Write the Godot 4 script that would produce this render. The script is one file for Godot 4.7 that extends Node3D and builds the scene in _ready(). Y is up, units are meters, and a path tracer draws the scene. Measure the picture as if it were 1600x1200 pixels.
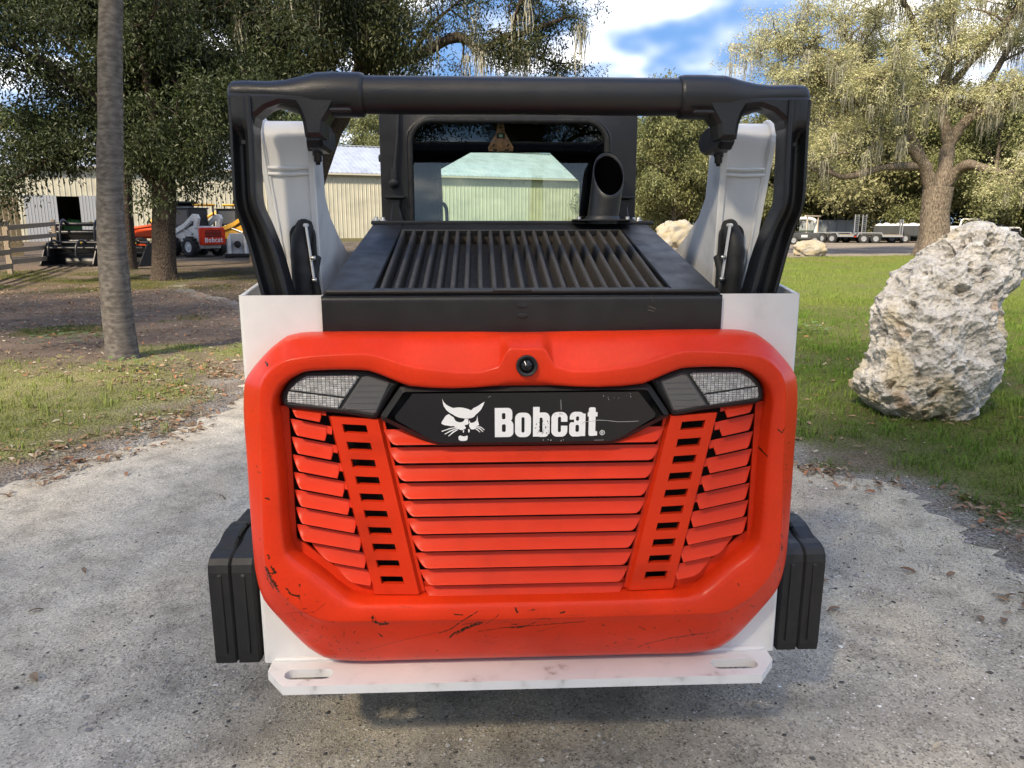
extends Node3D
# Rear view of a compact loader parked on a gravel drive between oaks. x right, y up, -z away from the photographer.

# ------------------------------------------------------------------ geometry builder
class G:
	var v := PackedVector3Array()
	var n := PackedVector3Array()
	var u := PackedVector2Array()
	var c := PackedColorArray()
	var ix := PackedInt32Array()
	var col := Color.WHITE
	var mirror := false
	var xf := Transform3D()
	func vert(p: Vector3, nn: Vector3, uv := Vector2.ZERO) -> int:
		p = xf * p
		nn = (xf.basis * nn).normalized()
		if mirror:
			p.x = -p.x
			nn.x = -nn.x
		v.append(p); n.append(nn); u.append(uv); c.append(col)
		return v.size() - 1
	func ids(a: int, b: int, d: int) -> void:   # a, b, d counter-clockwise seen from outside
		if mirror != (xf.basis.determinant() < 0.0):
			ix.append(a); ix.append(b); ix.append(d)
		else:
			ix.append(a); ix.append(d); ix.append(b)
	func tri(a: Vector3, b: Vector3, d: Vector3) -> void:
		var nn := (b - a).cross(d - a).normalized()
		ids(vert(a, nn, Vector2(a.x, a.y)), vert(b, nn, Vector2(b.x, b.y)), vert(d, nn, Vector2(d.x, d.y)))
	func quad(a: Vector3, b: Vector3, d: Vector3, e: Vector3) -> void:
		var nn := (d - a).cross(e - b).normalized()
		var i := vert(a, nn, Vector2(a.x, a.y))
		vert(b, nn, Vector2(b.x, b.y)); vert(d, nn, Vector2(d.x, d.y)); vert(e, nn, Vector2(e.x, e.y))
		ids(i, i + 1, i + 2); ids(i, i + 2, i + 3)
	# rows of points, smooth; outside is (next in row) x (next row); closed joins the last column to the first
	func grid(rows: Array, closed := false, flip := false, cols: Array = []) -> void:
		var h := rows.size()
		var w: int = rows[0].size()
		var base := v.size()
		for j in h:
			for i in w:
				var il := i - 1
				var ir := i + 1
				if closed:
					il = (i - 1 + w) % w
					ir = (i + 1) % w
				else:
					il = maxi(il, 0); ir = mini(ir, w - 1)
				var du: Vector3 = rows[j][ir] - rows[j][il]
				var dv: Vector3 = rows[mini(j + 1, h - 1)][i] - rows[maxi(j - 1, 0)][i]
				if du.length_squared() < 1e-12:
					var jj := j + 1 if j < h - 1 else j - 1
					du = rows[jj][ir] - rows[jj][il]
				var nn := du.cross(dv)
				if flip:
					nn = -nn
				if nn.length_squared() < 1e-20:
					nn = Vector3.UP
				if not cols.is_empty():
					col = cols[j][i]
				var p: Vector3 = rows[j][i]
				vert(p, nn.normalized(), Vector2(p.x, p.y))
		for j in h - 1:
			for i in (w if closed else w - 1):
				var a := base + j * w + i
				var b := base + j * w + (i + 1) % w
				var d := a + w
				var e := b + w
				if flip:
					ids(a, d, e); ids(a, e, b)
				else:
					ids(a, b, e); ids(a, e, d)
	func tube(path: Array, radii: Array, seg := 10, caps := true) -> void:
		var rows := []
		var t: Vector3 = path[1] - path[0]
		var side: Vector3 = t.cross(Vector3.UP if absf(t.normalized().y) < 0.9 else Vector3.RIGHT).normalized()
		for k in path.size():
			t = (path[mini(k + 1, path.size() - 1)] - path[maxi(k - 1, 0)]).normalized()
			side = (side - t * side.dot(t)).normalized()
			var up: Vector3 = t.cross(side)
			var ring := PackedVector3Array()
			for i in seg:
				var a := TAU * i / seg
				ring.append(path[k] + (side * cos(a) + up * sin(a)) * radii[k])
			rows.append(ring)
		grid(rows, true)
		if caps:
			for e in [0, rows.size() - 1]:
				for i in range(1, seg - 1):
					if e == 0:
						tri(rows[0][0], rows[0][i + 1], rows[0][i])
					else:
						tri(rows[e][0], rows[e][i], rows[e][i + 1])
	func box(at: Vector3, size: Vector3, bevel := 0.0, b := Basis()) -> void:
		var h := size * 0.5
		if bevel <= 0.0:
			bevel = 0.0
		bevel = minf(bevel, minf(h.x, minf(h.y, h.z)) * 0.9)
		var old := xf
		xf = xf * Transform3D(b, at)
		var e := bevel
		for ax in 3:
			for s in [1.0, -1.0]:
				var p := []
				for q in [[-1, -1], [1, -1], [1, 1], [-1, 1]]:
					var w := Vector3()
					w[ax] = h[ax] * s
					w[(ax + 1) % 3] = (h[(ax + 1) % 3] - e) * q[0]
					w[(ax + 2) % 3] = (h[(ax + 2) % 3] - e) * q[1]
					p.append(w)
				if s > 0: quad(p[0], p[1], p[2], p[3])
				else: quad(p[3], p[2], p[1], p[0])
		if e > 0.0:
			for ax in 3:
				var b1 := (ax + 1) % 3
				var b2 := (ax + 2) % 3
				for s1 in [1.0, -1.0]:
					for s2 in [1.0, -1.0]:
						var p := []
						for q in [[-1, 0], [1, 0], [1, 1], [-1, 1]]:
							var w := Vector3()
							w[ax] = (h[ax] - e) * q[0]
							w[b1] = (h[b1] - (e if q[1] else 0.0)) * s1
							w[b2] = (h[b2] - (0.0 if q[1] else e)) * s2
							p.append(w)
						if s1 * s2 > 0: quad(p[0], p[1], p[2], p[3])
						else: quad(p[3], p[2], p[1], p[0])
			for sx in [1.0, -1.0]:
				for sy in [1.0, -1.0]:
					for sz in [1.0, -1.0]:
						var a := Vector3(h.x * sx, (h.y - e) * sy, (h.z - e) * sz)
						var d := Vector3((h.x - e) * sx, h.y * sy, (h.z - e) * sz)
						var f := Vector3((h.x - e) * sx, (h.y - e) * sy, h.z * sz)
						if sx * sy * sz > 0: tri(a, d, f)
						else: tri(a, f, d)
		xf = old
	# polygon in the xy plane pushed from z0 (back) to z1 (front), front edge bevelled
	func prism(poly: PackedVector2Array, z0: float, z1: float, bevel := 0.0, back := true) -> void:
		var area := 0.0
		for i in poly.size():
			area += poly[i].cross(poly[(i + 1) % poly.size()])
		if area < 0:
			poly = poly.duplicate(); poly.reverse()
		var inner := inset(poly, bevel) if bevel > 0.0 else poly
		var tr := Geometry2D.triangulate_polygon(inner)
		for k in range(0, tr.size(), 3):
			flat3(inner, tr, k, z1, true)
		if back:
			tr = Geometry2D.triangulate_polygon(poly)
			for k in range(0, tr.size(), 3):
				flat3(poly, tr, k, z0, false)
		for i in poly.size():
			var a := poly[i]
			var b := poly[(i + 1) % poly.size()]
			quad(Vector3(a.x, a.y, z0), Vector3(b.x, b.y, z0), Vector3(b.x, b.y, z1 - bevel), Vector3(a.x, a.y, z1 - bevel))
			if bevel > 0.0:
				var ai := inner[i]
				var bi := inner[(i + 1) % poly.size()]
				quad(Vector3(a.x, a.y, z1 - bevel), Vector3(b.x, b.y, z1 - bevel), Vector3(bi.x, bi.y, z1), Vector3(ai.x, ai.y, z1))
	func flat3(p: PackedVector2Array, tr: PackedInt32Array, k: int, z: float, front: bool) -> void:
		var a := p[tr[k]]
		var b := p[tr[k + 1]]
		var d := p[tr[k + 2]]
		if ((b - a).cross(d - a) > 0) != front:
			var w := b
			b = d
			d = w
		tri(Vector3(a.x, a.y, z), Vector3(b.x, b.y, z), Vector3(d.x, d.y, z))
	static func inset(p: PackedVector2Array, d: float) -> PackedVector2Array:
		var out := PackedVector2Array()
		var m := p.size()
		for i in m:
			var e1 := (p[i] - p[(i - 1 + m) % m]).normalized()
			var e2 := (p[(i + 1) % m] - p[i]).normalized()
			var n1 := Vector2(-e1.y, e1.x)
			var n2 := Vector2(-e2.y, e2.x)
			var k := (n1 + n2)
			var l := k.length_squared()
			out.append(p[i] + k * (2.0 * d / maxf(l, 0.8)))
		return out
	# polygon in (z, y) pushed along x
	func plate_x(poly: PackedVector2Array, x0: float, x1: float, bevel := 0.0) -> void:
		var old := xf
		xf = xf * Transform3D(Basis(Vector3(0, 0, -1), Vector3(0, 1, 0), Vector3(1, 0, 0)), Vector3.ZERO)
		var q := PackedVector2Array()
		for p in poly: q.append(Vector2(-p.x, p.y))
		prism(q, minf(x0, x1), maxf(x0, x1), bevel)
		xf = old
	# polygon in (x, z) pushed along y
	func plate_y(poly: PackedVector2Array, y0: float, y1: float, bevel := 0.0) -> void:
		var old := xf
		xf = xf * Transform3D(Basis(Vector3(1, 0, 0), Vector3(0, 0, -1), Vector3(0, 1, 0)), Vector3.ZERO)
		var q := PackedVector2Array()
		for p in poly: q.append(Vector2(p.x, -p.y))
		prism(q, y0, y1, bevel)
		xf = old
	# profile of (radius, height) turned round the y axis
	func lathe(prof: PackedVector2Array, seg := 24) -> void:
		var rows := []
		for p in prof:
			var ring := PackedVector3Array()
			for i in seg:
				var a := TAU * i / seg
				ring.append(Vector3(cos(a) * p.x, p.y, -sin(a) * p.x))
			rows.append(ring)
		grid(rows, true)
	func mesh(m: Material) -> ArrayMesh:
		var arr := []
		arr.resize(Mesh.ARRAY_MAX)
		arr[Mesh.ARRAY_VERTEX] = v
		arr[Mesh.ARRAY_NORMAL] = n
		arr[Mesh.ARRAY_TEX_UV] = u
		arr[Mesh.ARRAY_COLOR] = c
		arr[Mesh.ARRAY_INDEX] = ix
		if v.is_empty() or ix.is_empty(): print("EMPTY ", v.size())
		var am := ArrayMesh.new()
		am.add_surface_from_arrays(Mesh.PRIMITIVE_TRIANGLES, arr)
		am.surface_set_material(0, m)
		return am

func put(called: String, g: G, m: Material, parent: Node = self) -> MeshInstance3D:
	var o := MeshInstance3D.new()
	o.name = numbered(called, parent)
	o.mesh = g.mesh(m)
	parent.add_child(o, true)
	return o
func put_mesh(called: String, mesh: Mesh, parent: Node, xf := Transform3D()) -> MeshInstance3D:
	var o := MeshInstance3D.new()
	o.name = numbered(called, parent)
	o.mesh = mesh
	o.transform = xf
	parent.add_child(o, true)
	return o
var taken := {}
func numbered(called: String, parent: Node) -> String:
	var key := str(parent.get_instance_id()) + called
	var k: int = taken.get(key, -1) + 1
	taken[key] = k
	return called if k == 0 else "%s_%03d" % [called, k]
func thing(called: String, label: String, category: String, at := Vector3.ZERO, turn := 0.0, group := "") -> Node3D:
	var o := Node3D.new()
	o.name = numbered(called, self)
	o.position = at
	o.rotation.y = turn
	add_child(o, true)
	tag(o, label, category, group)
	return o
func tag(o: Node, label: String, category: String, group := "") -> void:
	o.set_meta("label", label)
	o.set_meta("category", category)
	if group != "": o.set_meta("group", group)
func setting(o: Node, label: String) -> void:
	o.set_meta("kind", "structure")
	o.set_meta("label", label)
func stuff(o: Node, label := "", category := "") -> void:
	o.set_meta("kind", "stuff")
	if label != "": o.set_meta("label", label)
	if category != "": o.set_meta("category", category)
func copy_of(o: Node3D, label: String, at: Vector3, turn := 0.0, sc := Vector3.ONE) -> Node3D:
	var r: Node3D = o.duplicate()
	r.name = numbered(str(o.name).rstrip("0123456789").rstrip("_"), self)
	add_child(r, true)
	r.position = at
	r.rotation.y = turn
	r.scale = sc
	r.set_meta("label", label)
	return r
func pv(a: Array) -> PackedVector2Array:
	var out := PackedVector2Array()
	for i in range(0, a.size(), 2): out.append(Vector2(a[i], a[i + 1]))
	return out
func rrect(w: float, h: float, r: float, seg := 6, at := Vector2.ZERO) -> PackedVector2Array:
	var out := PackedVector2Array()
	for q in 4:
		var cc := Vector2((w / 2 - r) * (1 if q in [0, 3] else -1), (h / 2 - r) * (1 if q < 2 else -1))
		for k in seg + 1:
			var a := PI / 2 * (q + float(k) / seg)
			out.append(at + cc + Vector2(cos(a), sin(a)) * r)
	return out
func circle(r: float, seg: int, at := Vector2.ZERO) -> PackedVector2Array:
	var out := PackedVector2Array()
	for k in seg: out.append(at + Vector2(cos(TAU * k / seg), sin(TAU * k / seg)) * r)
	return out
func catmull(p: Array, sub: int) -> Array:
	var out := []
	for i in p.size() - 1:
		var a = p[maxi(i - 1, 0)]
		var b = p[i]
		var d = p[i + 1]
		var e = p[mini(i + 2, p.size() - 1)]
		for k in sub:
			var t := float(k) / sub
			out.append(b.cubic_interpolate(d, a, e, t))
	out.append(p[p.size() - 1])
	return out
func ss(a: float, b: float, x: float) -> float:
	return smoothstep(a, b, x)

# ------------------------------------------------------------------ materials
var M := {}
func lin(r: float, g: float, b: float) -> Color:
	return Color(r, g, b).linear_to_srgb()
func mat(r: float, g: float, b: float, rough := 0.6, metal := 0.0) -> StandardMaterial3D:
	var m := StandardMaterial3D.new()
	m.albedo_color = lin(r, g, b)
	m.roughness = rough
	m.metallic = metal
	return m
func noise(freq: float, octaves := 4, sd := 1, kind := FastNoiseLite.TYPE_SIMPLEX_SMOOTH) -> FastNoiseLite:
	var f := FastNoiseLite.new()
	f.seed = sd
	f.noise_type = kind
	f.frequency = freq
	f.fractal_octaves = octaves
	return f
func ntex(freq: float, octaves: int, sd: int, stops: Array, size := 512, kind := FastNoiseLite.TYPE_SIMPLEX_SMOOTH) -> NoiseTexture2D:
	var t := NoiseTexture2D.new()
	t.width = size
	t.height = size
	t.seamless = true
	t.noise = noise(freq, octaves, sd, kind)
	if not stops.is_empty():
		var gr := Gradient.new()
		var offs := PackedFloat32Array()
		var cols := PackedColorArray()
		for s in stops:
			offs.append(s[0])
			cols.append(s[1] if s[1] is Color else Color(s[1], s[1], s[1]))
		gr.offsets = offs
		gr.colors = cols
		t.color_ramp = gr
	return t
func tri_uv(m: StandardMaterial3D, sc: float, world := true) -> void:
	m.uv1_triplanar = true
	m.uv1_world_triplanar = world
	m.uv1_scale = Vector3.ONE * sc
# paint with faint dirt and uneven gloss
func paint(r: float, g: float, b: float, rough: float, dirt: NoiseTexture2D, sc := 1.0, coat := 0.0) -> StandardMaterial3D:
	var m := mat(r, g, b, rough)
	m.albedo_texture = dirt
	m.roughness = minf(1.0, rough * 1.5)
	m.roughness_texture = T_rough
	tri_uv(m, sc, false)
	if coat > 0:
		m.clearcoat_enabled = true
		m.clearcoat = coat
		m.clearcoat_roughness = 0.12
	return m
var T_rough: NoiseTexture2D
var T_dirt: NoiseTexture2D
var T_fine: NoiseTexture2D

const ORD := ["first", "second", "third", "fourth", "fifth", "sixth", "seventh", "eighth", "ninth", "tenth", "eleventh", "twelfth", "thirteenth", "fourteenth", "fifteenth", "sixteenth"]
# ground height: level round the loader, rising gently away from the camera
func gh(x: float, z: float) -> float:
	var d := minf(-z - 8.0, 70.0)
	if d < 0.0: return 0.0
	return lerpf(0.009, 0.003, smoothstep(2.0, 14.0, x)) * (d - 4.0 * (1.0 - exp(-d / 4.0)))
func on_ground(x: float, z: float) -> Vector3:
	return Vector3(x, gh(x, z), z)

func _ready() -> void:
	var cam := Camera3D.new()
	cam.name = "camera"
	cam.fov = 53.0
	cam.near = 0.05
	cam.far = 600.0
	cam.position = Vector3(-0.118, 1.55, 1.92)
	cam.rotation_degrees = Vector3(-11.7, -2.5, 0)
	add_child(cam)
	var env := Environment.new()
	env.background_mode = Environment.BG_SKY
	var sky := Sky.new()
	sky.sky_material = sky_material()
	env.sky = sky
	env.background_energy_multiplier = 1.0
	env.tonemap_mode = Environment.TONE_MAPPER_LINEAR
	env.tonemap_exposure = 4.1
	env.sdfgi_enabled = true
	env.ssao_enabled = true
	env.ssil_enabled = true
	var we := WorldEnvironment.new()
	we.name = "world"
	we.environment = env
	add_child(we)
	var sun := DirectionalLight3D.new()
	sun.name = "sun"
	sun.light_energy = 0.75
	sun.light_color = Color(1.0, 0.93, 0.82)
	sun.light_angular_distance = 5.0
	sun.shadow_enabled = true
	sun.look_at_from_position(Vector3(-0.42, 0.66, 0.62), Vector3.ZERO)
	add_child(sun)
	make_materials()
	build_ground()
	build_trees()
	build_hall()
	build_yard()
	build_lot()
	build_rocks()
	build_loader()
	build_litter()

# blue sky with broken fair-weather cloud, as a panorama of air and cloud only
func sky_material() -> Material:
	var w := 1024
	var h := 512
	var im := Image.create(w, h, false, Image.FORMAT_RGBF)
	var f1 := noise(1.9, 5, 11)
	var f2 := noise(5.5, 4, 23)
	var f3 := noise(0.8, 3, 5)
	for j in h:
		var el := (0.5 - (j + 0.5) / h) * PI
		var up := sin(el)
		for i in w:
			var az := ((i + 0.5) / w - 0.5) * TAU
			var d := Vector3(cos(el) * sin(az), up, -cos(el) * cos(az))
			var t := pow(clampf(up, 0.0, 1.0), 0.55)
			var c := Vector3(0.085, 0.152, 0.25).lerp(Vector3(0.018, 0.068, 0.20), t)
			if up < 0.0:
				c = Vector3(0.2, 0.2, 0.18)
			else:
				var q := d / (0.10 + up) * 0.62
				var k := f1.get_noise_2d(q.x, q.z) * 0.70 + f2.get_noise_2d(q.x, q.z) * 0.42 + f3.get_noise_2d(q.x, q.z) * 0.35
				var cover := pow(ss(-0.30, 0.80, k), 1.35) * 0.97
				cover = maxf(cover, 0.22 * ss(0.14, 0.0, up))
				var body := Vector3(0.95, 0.885, 0.80).lerp(Vector3(0.80, 0.76, 0.70), ss(0.4, 0.8, k))
				c = c.lerp(body, cover * ss(-0.02, 0.06, up))
			im.set_pixel(i, j, Color(c.x, c.y, c.z))
	var m := PanoramaSkyMaterial.new()
	m.panorama = ImageTexture.create_from_image(im)
	m.energy_multiplier = 1.0
	return m

func make_materials() -> void:
	T_rough = ntex(0.02, 5, 3, [[0.0, 0.5], [0.45, 0.66], [1.0, 0.9]])
	T_dirt = ntex(0.008, 6, 7, [[0.0, 0.80], [0.4, 0.95], [1.0, 1.0]])
	T_fine = ntex(0.25, 3, 9, [], 512)
	M.white = paint(0.72, 0.72, 0.71, 0.38, T_dirt, 0.9, 0.25)
	M.black = paint(0.010, 0.0104, 0.0115, 0.42, ntex(0.02, 5, 17, [[0.0, 0.7], [0.5, 0.9], [1.0, 1.0]]), 1.3)
	M.black_hood = paint(0.0145, 0.0155, 0.018, 0.5, ntex(0.012, 6, 19, [[0.0, 0.55], [0.5, 0.8], [1.0, 1.0]]), 0.9)
	M.cast = paint(0.0085, 0.009, 0.0108, 0.42, T_dirt, 1.0)
	M.cast.heightmap_enabled = true
	M.cast.heightmap_texture = T_fine
	M.cast.heightmap_scale = 0.035
	M.plastic = paint(0.0105, 0.011, 0.012, 0.55, T_dirt, 2.0)
	M.plastic.heightmap_enabled = true
	M.plastic.heightmap_texture = T_fine
	M.plastic.heightmap_scale = 0.03
	M.rubber = paint(0.012, 0.012, 0.012, 0.8, T_dirt, 2.0)
	M.dark = mat(0.006, 0.006, 0.007, 0.9)
	M.steel = mat(0.45, 0.45, 0.43, 0.4, 0.9)
	M.gloss_black = mat(0.006, 0.006, 0.008, 0.12)
	M.decal_white = mat(0.78, 0.78, 0.78, 0.4)
	M.dusty_well = paint(0.14, 0.118, 0.095, 0.9, ntex(0.15, 4, 30, [[0.0, 0.3], [0.5, 0.75], [1.0, 1.0]]), 4.0)
	M.liner = mat(0.0012, 0.0012, 0.0014, 0.9)
	M.liner.specular_mode = BaseMaterial3D.SPECULAR_DISABLED
	M.dusty_slat = paint(0.070, 0.062, 0.053, 0.75, ntex(0.1, 5, 29, [[0.0, 0.5], [0.5, 0.8], [1.0, 1.0]]), 3.0)
	M.red = paint(0.70, 0.036, 0.007, 0.38, T_dirt, 0.8, 0.0)
	M.red.metallic_specular = 0.33
	M.tint = mat(0.085, 0.085, 0.088, 0.12)
	M.tint.clearcoat_enabled = true
	M.tint.clearcoat = 0.6
	M.concrete = mat(0.3, 0.29, 0.27, 0.9)

# ------------------------------------------------------------------ the compact loader
func red_texture() -> ImageTexture:
	# chips and scratches in the paint of the tailgate, laid out in metres: x -0.76 .. 0.76, y 0.30 .. 1.30
	var w := 1824
	var h := 1200
	var im := Image.create(w, h, false, Image.FORMAT_RGB8)
	var f := noise(0.004, 4, 41)
	var f2 := noise(0.05, 3, 42)
	for j in h:
		for i in w:
			var k := 0.955 + 0.05 * f.get_noise_2d(i, j) + 0.02 * f2.get_noise_2d(i, j)
			k = minf(k, 1.0)
			im.set_pixel(i, j, Color(k, k * 0.99, k * 0.98))
	var marks := [
		[-0.204,0.462, -0.189,0.481, -0.162,0.494, -0.114,0.518, 0.0040], [-0.197,0.475, -0.167,0.495, -0.124,0.520, 0.0040],
		[-0.184,0.476, -0.146,0.503, -0.116,0.513, 0.0030], [-0.167,0.511, -0.140,0.517, 0.0020],
		[-0.232,0.480, -0.199,0.495, -0.167,0.527, -0.137,0.547, 0.0025], [-0.137,0.547, -0.128,0.552, 0.0020],
		[-0.431,0.419, -0.334,0.455, -0.226,0.487, 0.0009], [-0.125,0.484, -0.066,0.495, -0.002,0.501, 0.0015],
		[-0.039,0.496, -0.002,0.498, 0.0050], [-0.108,0.511, -0.087,0.528, -0.071,0.543, 0.0012], [-0.188,0.546, -0.167,0.544, 0.0030],
		[-0.402,0.546, -0.396,0.528, -0.385,0.520, -0.366,0.521, 0.0060], [-0.400,0.532, -0.391,0.524, 0.0060], [-0.371,0.529, -0.368,0.516, 0.0040],
		[-0.393,0.488, -0.388,0.478, -0.381,0.471, 0.0030], [-0.482,0.494, -0.484,0.478, 0.0015],
		[-0.671,0.687, -0.667,0.661, -0.655,0.641, -0.642,0.621, 0.0060], [-0.666,0.683, -0.657,0.652, -0.645,0.638, 0.0060],
		[-0.674,0.652, -0.661,0.632, -0.658,0.618, 0.0030], [-0.662,0.722, -0.659,0.712, 0.0040], [-0.655,0.689, -0.645,0.674, -0.653,0.670, 0.0050],
		[-0.620,0.629, -0.608,0.611, -0.590,0.607, 0.0040], [-0.595,0.609, -0.589,0.601, 0.0030], [-0.587,0.639, -0.587,0.631, 0.0040],
		[-0.637,0.538, -0.603,0.554, -0.551,0.562, -0.524,0.584, 0.0009], [-0.027,0.558, -0.022,0.549, 0.0050],
		[-0.038,0.497, -0.003,0.499, 0.072,0.506, 0.157,0.512, 0.0018], [-0.003,0.499, 0.029,0.515, 0.0020], [-0.035,0.508, -0.019,0.509, 0.0030],
		[0.029,0.526, 0.064,0.528, 0.063,0.524, 0.0015], [0.035,0.478, 0.094,0.499, 0.0009],
		[0.314,0.404, 0.335,0.418, 0.401,0.440, 0.455,0.450, 0.488,0.455, 0.0020], [0.418,0.430, 0.425,0.443, 0.461,0.451, 0.0022],
		[0.443,0.475, 0.455,0.460, 0.462,0.447, 0.0020], [0.488,0.455, 0.521,0.459, 0.536,0.468, 0.0012], [0.610,0.541, 0.624,0.530, 0.633,0.536, 0.0018],
		[0.308,0.487, 0.327,0.474, 0.0025], [0.283,0.440, 0.296,0.438, 0.0020], [0.010,0.552, 0.023,0.554, 0.0025], [0.091,0.544, 0.103,0.547, 0.0030],
		[0.207,0.498, 0.212,0.494, 0.0030], [0.293,0.635, 0.306,0.649, 0.0025], [0.305,0.673, 0.320,0.677, 0.0018],
		[0.676,0.721, 0.683,0.701, 0.680,0.710, 0.686,0.707, 0.0035], [0.683,0.650, 0.690,0.627, 0.0020], [0.672,0.753, 0.681,0.738, 0.0030],
		[0.564,0.616, 0.567,0.611, 0.0030], [-0.646,1.216, -0.640,1.212, 0.005], [-0.675,0.94, -0.668,0.941, 0.004], [-0.656,0.875, -0.650,0.873, 0.004],
		[0.640,1.04, 0.652,1.03, 0.660,1.045, 0.002], [0.612,0.98, 0.622,0.965, 0.002], [0.30,0.91, 0.302,0.90, 0.003]]
	var rng := RandomNumberGenerator.new()
	rng.seed = 77
	for k in 150:   # pin-head chips, thickest along the lower corners
		var a := rng.randf()
		var p := Vector2(-0.66 + 0.22 * a, 0.58 - 0.21 * a) + Vector2(rng.randfn(0, 0.035), rng.randfn(0, 0.03))
		if k % 3 == 0: p = Vector2(rng.randf_range(-0.68, 0.68), rng.randf_range(0.36, 0.56))
		if k % 5 == 0: p = Vector2(0.69 - 0.02 * rng.randf(), rng.randf_range(0.6, 1.1))
		if k % 7 == 0: p.x = -p.x
		var q := p + Vector2(rng.randfn(0, 0.004), rng.randfn(0, 0.003))
		marks.append([p.x, p.y, q.x, q.y, rng.randf_range(0.0008, 0.0022)])
	for k in 26:    # hair scratches
		var p := Vector2(rng.randf_range(-0.62, 0.62), rng.randf_range(0.37, 0.58))
		var q := p + Vector2(rng.randfn(0, 0.03), rng.randfn(0, 0.012))
		marks.append([p.x, p.y, q.x, q.y, 0.0005])
	var f3 := noise(0.09, 3, 44)
	for mk in marks:
		var n: int = (mk.size() - 1) / 2
		var wd: float = mk[mk.size() - 1] * 1200.0
		for s in n - 1:
			var a := Vector2((mk[s * 2] + 0.76) * 1200.0, (1.30 - mk[s * 2 + 1]) * 1200.0)
			var b := Vector2((mk[s * 2 + 2] + 0.76) * 1200.0, (1.30 - mk[s * 2 + 3]) * 1200.0)
			var lo := a.min(b) - Vector2.ONE * (wd + 3)
			var hi := a.max(b) + Vector2.ONE * (wd + 3)
			for y in range(maxi(0, int(lo.y)), mini(h, int(hi.y) + 1)):
				for x in range(maxi(0, int(lo.x)), mini(w, int(hi.x) + 1)):
					var p := Vector2(x, y)
					var d := Geometry2D.get_closest_point_to_segment(p, a, b).distance_to(p)
					d += f3.get_noise_2d(x, y) * wd * 0.9
					var k := clampf(wd * 0.5 + 0.5 - d, 0.0, 1.0) * (0.92 if wd > 1.3 else 0.6)
					if k > 0.0:
						im.set_pixel(x, y, im.get_pixel(x, y).lerp(Color(0.17, 0.55, 0.62), k))
	return ImageTexture.create_from_image(im)

func side(s: int) -> G:
	var g := G.new()
	g.mirror = s > 0
	return g

var loader: Node3D
func build_loader() -> void:
	loader = thing("compact_loader", "white and black compact loader with a scratched red tailgate, seen from behind", "loader")
	M.red_marked = mat(0.72, 0.038, 0.007, 0.33)
	M.red_marked.metallic_specular = 0.36
	M.red_marked.albedo_texture = red_texture()
	M.red_marked.uv1_scale = Vector3(1 / 1.52, -1.0, 1)
	M.red_marked.uv1_offset = Vector3(0.5, 1.30, 0)
	M.red_marked.clearcoat_enabled = true
	M.red_marked.clearcoat = 0.05
	M.red_marked.clearcoat_roughness = 0.15
	build_tailgate()
	build_lights()
	build_name_panel()
	build_frame()
	build_hood()
	build_cab()
	for s in [-1, 1]:
		build_arm(s)
		build_weights(s)
	build_rollbar()
	build_wheels()

func stations() -> Array:
	var s0 := pv([-0.008,1.277, -0.044,1.277, -0.068,1.277, -0.287,1.279, -0.401,1.281, -0.49,1.281, -0.571,1.279, -0.607,1.271, -0.646,1.243, -0.691,1.196, -0.717,1.160, -0.724,1.128,
		-0.727,0.942, -0.727,0.727, -0.726,0.643, -0.721,0.589, -0.711,0.551, -0.659,0.473, -0.598,0.396, -0.556,0.364, -0.516,0.354, -0.302,0.350, -0.008,0.350])
	var s2 := pv([-0.008,1.251, -0.042,1.251, -0.071,1.206, -0.28,1.208, -0.388,1.241, -0.474,1.240, -0.551,1.234, -0.59,1.226, -0.614,1.212, -0.641,1.184, -0.653,1.158, -0.657,1.128,
		-0.664,0.939, -0.671,0.768, -0.669,0.689, -0.654,0.644, -0.638,0.617, -0.596,0.571, -0.54,0.537, -0.504,0.529, -0.465,0.528, -0.29,0.527, -0.008,0.525])
	var s4 := pv([-0.008,1.149, -0.042,1.149, -0.07,1.149, -0.294,1.151, -0.389,1.190, -0.485,1.194, -0.549,1.189, -0.582,1.173, -0.603,1.154, -0.616,1.129, -0.621,1.098, -0.619,1.066,
		-0.614,0.921, -0.612,0.755, -0.608,0.728, -0.595,0.709, -0.543,0.665, -0.487,0.612, -0.462,0.593, -0.429,0.583, -0.395,0.582, -0.292,0.580, -0.008,0.579])
	var out := []
	for i in s0.size():
		var a := s0[i]
		var c := s2[i]
		var e := s4[i]
		var out_dir := (a - e).normalized()
		var lip := 0.022
		out.append([Vector3(a.x, a.y, -0.085) - Vector3(out_dir.x, out_dir.y, 0) * 0.004, Vector3(a.x, a.y, -0.058), Vector3(a.x, a.y, -0.04).lerp(Vector3(c.x, c.y, 0.05), 0.22) + Vector3(out_dir.x, out_dir.y, 1) * 0.005,
			Vector3(a.x, a.y, -0.03).lerp(Vector3(c.x, c.y, 0.05), 0.60) + Vector3(out_dir.x, out_dir.y, 1) * 0.0025, Vector3(a.x, a.y, -0.03).lerp(Vector3(c.x, c.y, 0.05), 0.90) + Vector3(out_dir.x, out_dir.y, 1) * 0.001,
			Vector3(c.x, c.y, 0.052), Vector3(c.x, c.y, 0.0545).lerp(Vector3(e.x, e.y, 0.050), 0.12), Vector3(c.x, c.y, 0.054).lerp(Vector3(e.x, e.y, 0.052), 0.42), Vector3(c.x, c.y, 0.05).lerp(Vector3(e.x, e.y, 0.046), 0.80),
			Vector3(e.x, e.y, 0.024) + Vector3(out_dir.x, out_dir.y, 0) * lip * 0.16, Vector3(e.x, e.y, 0.0), Vector3(e.x, e.y, -0.03)])
	return out

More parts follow.
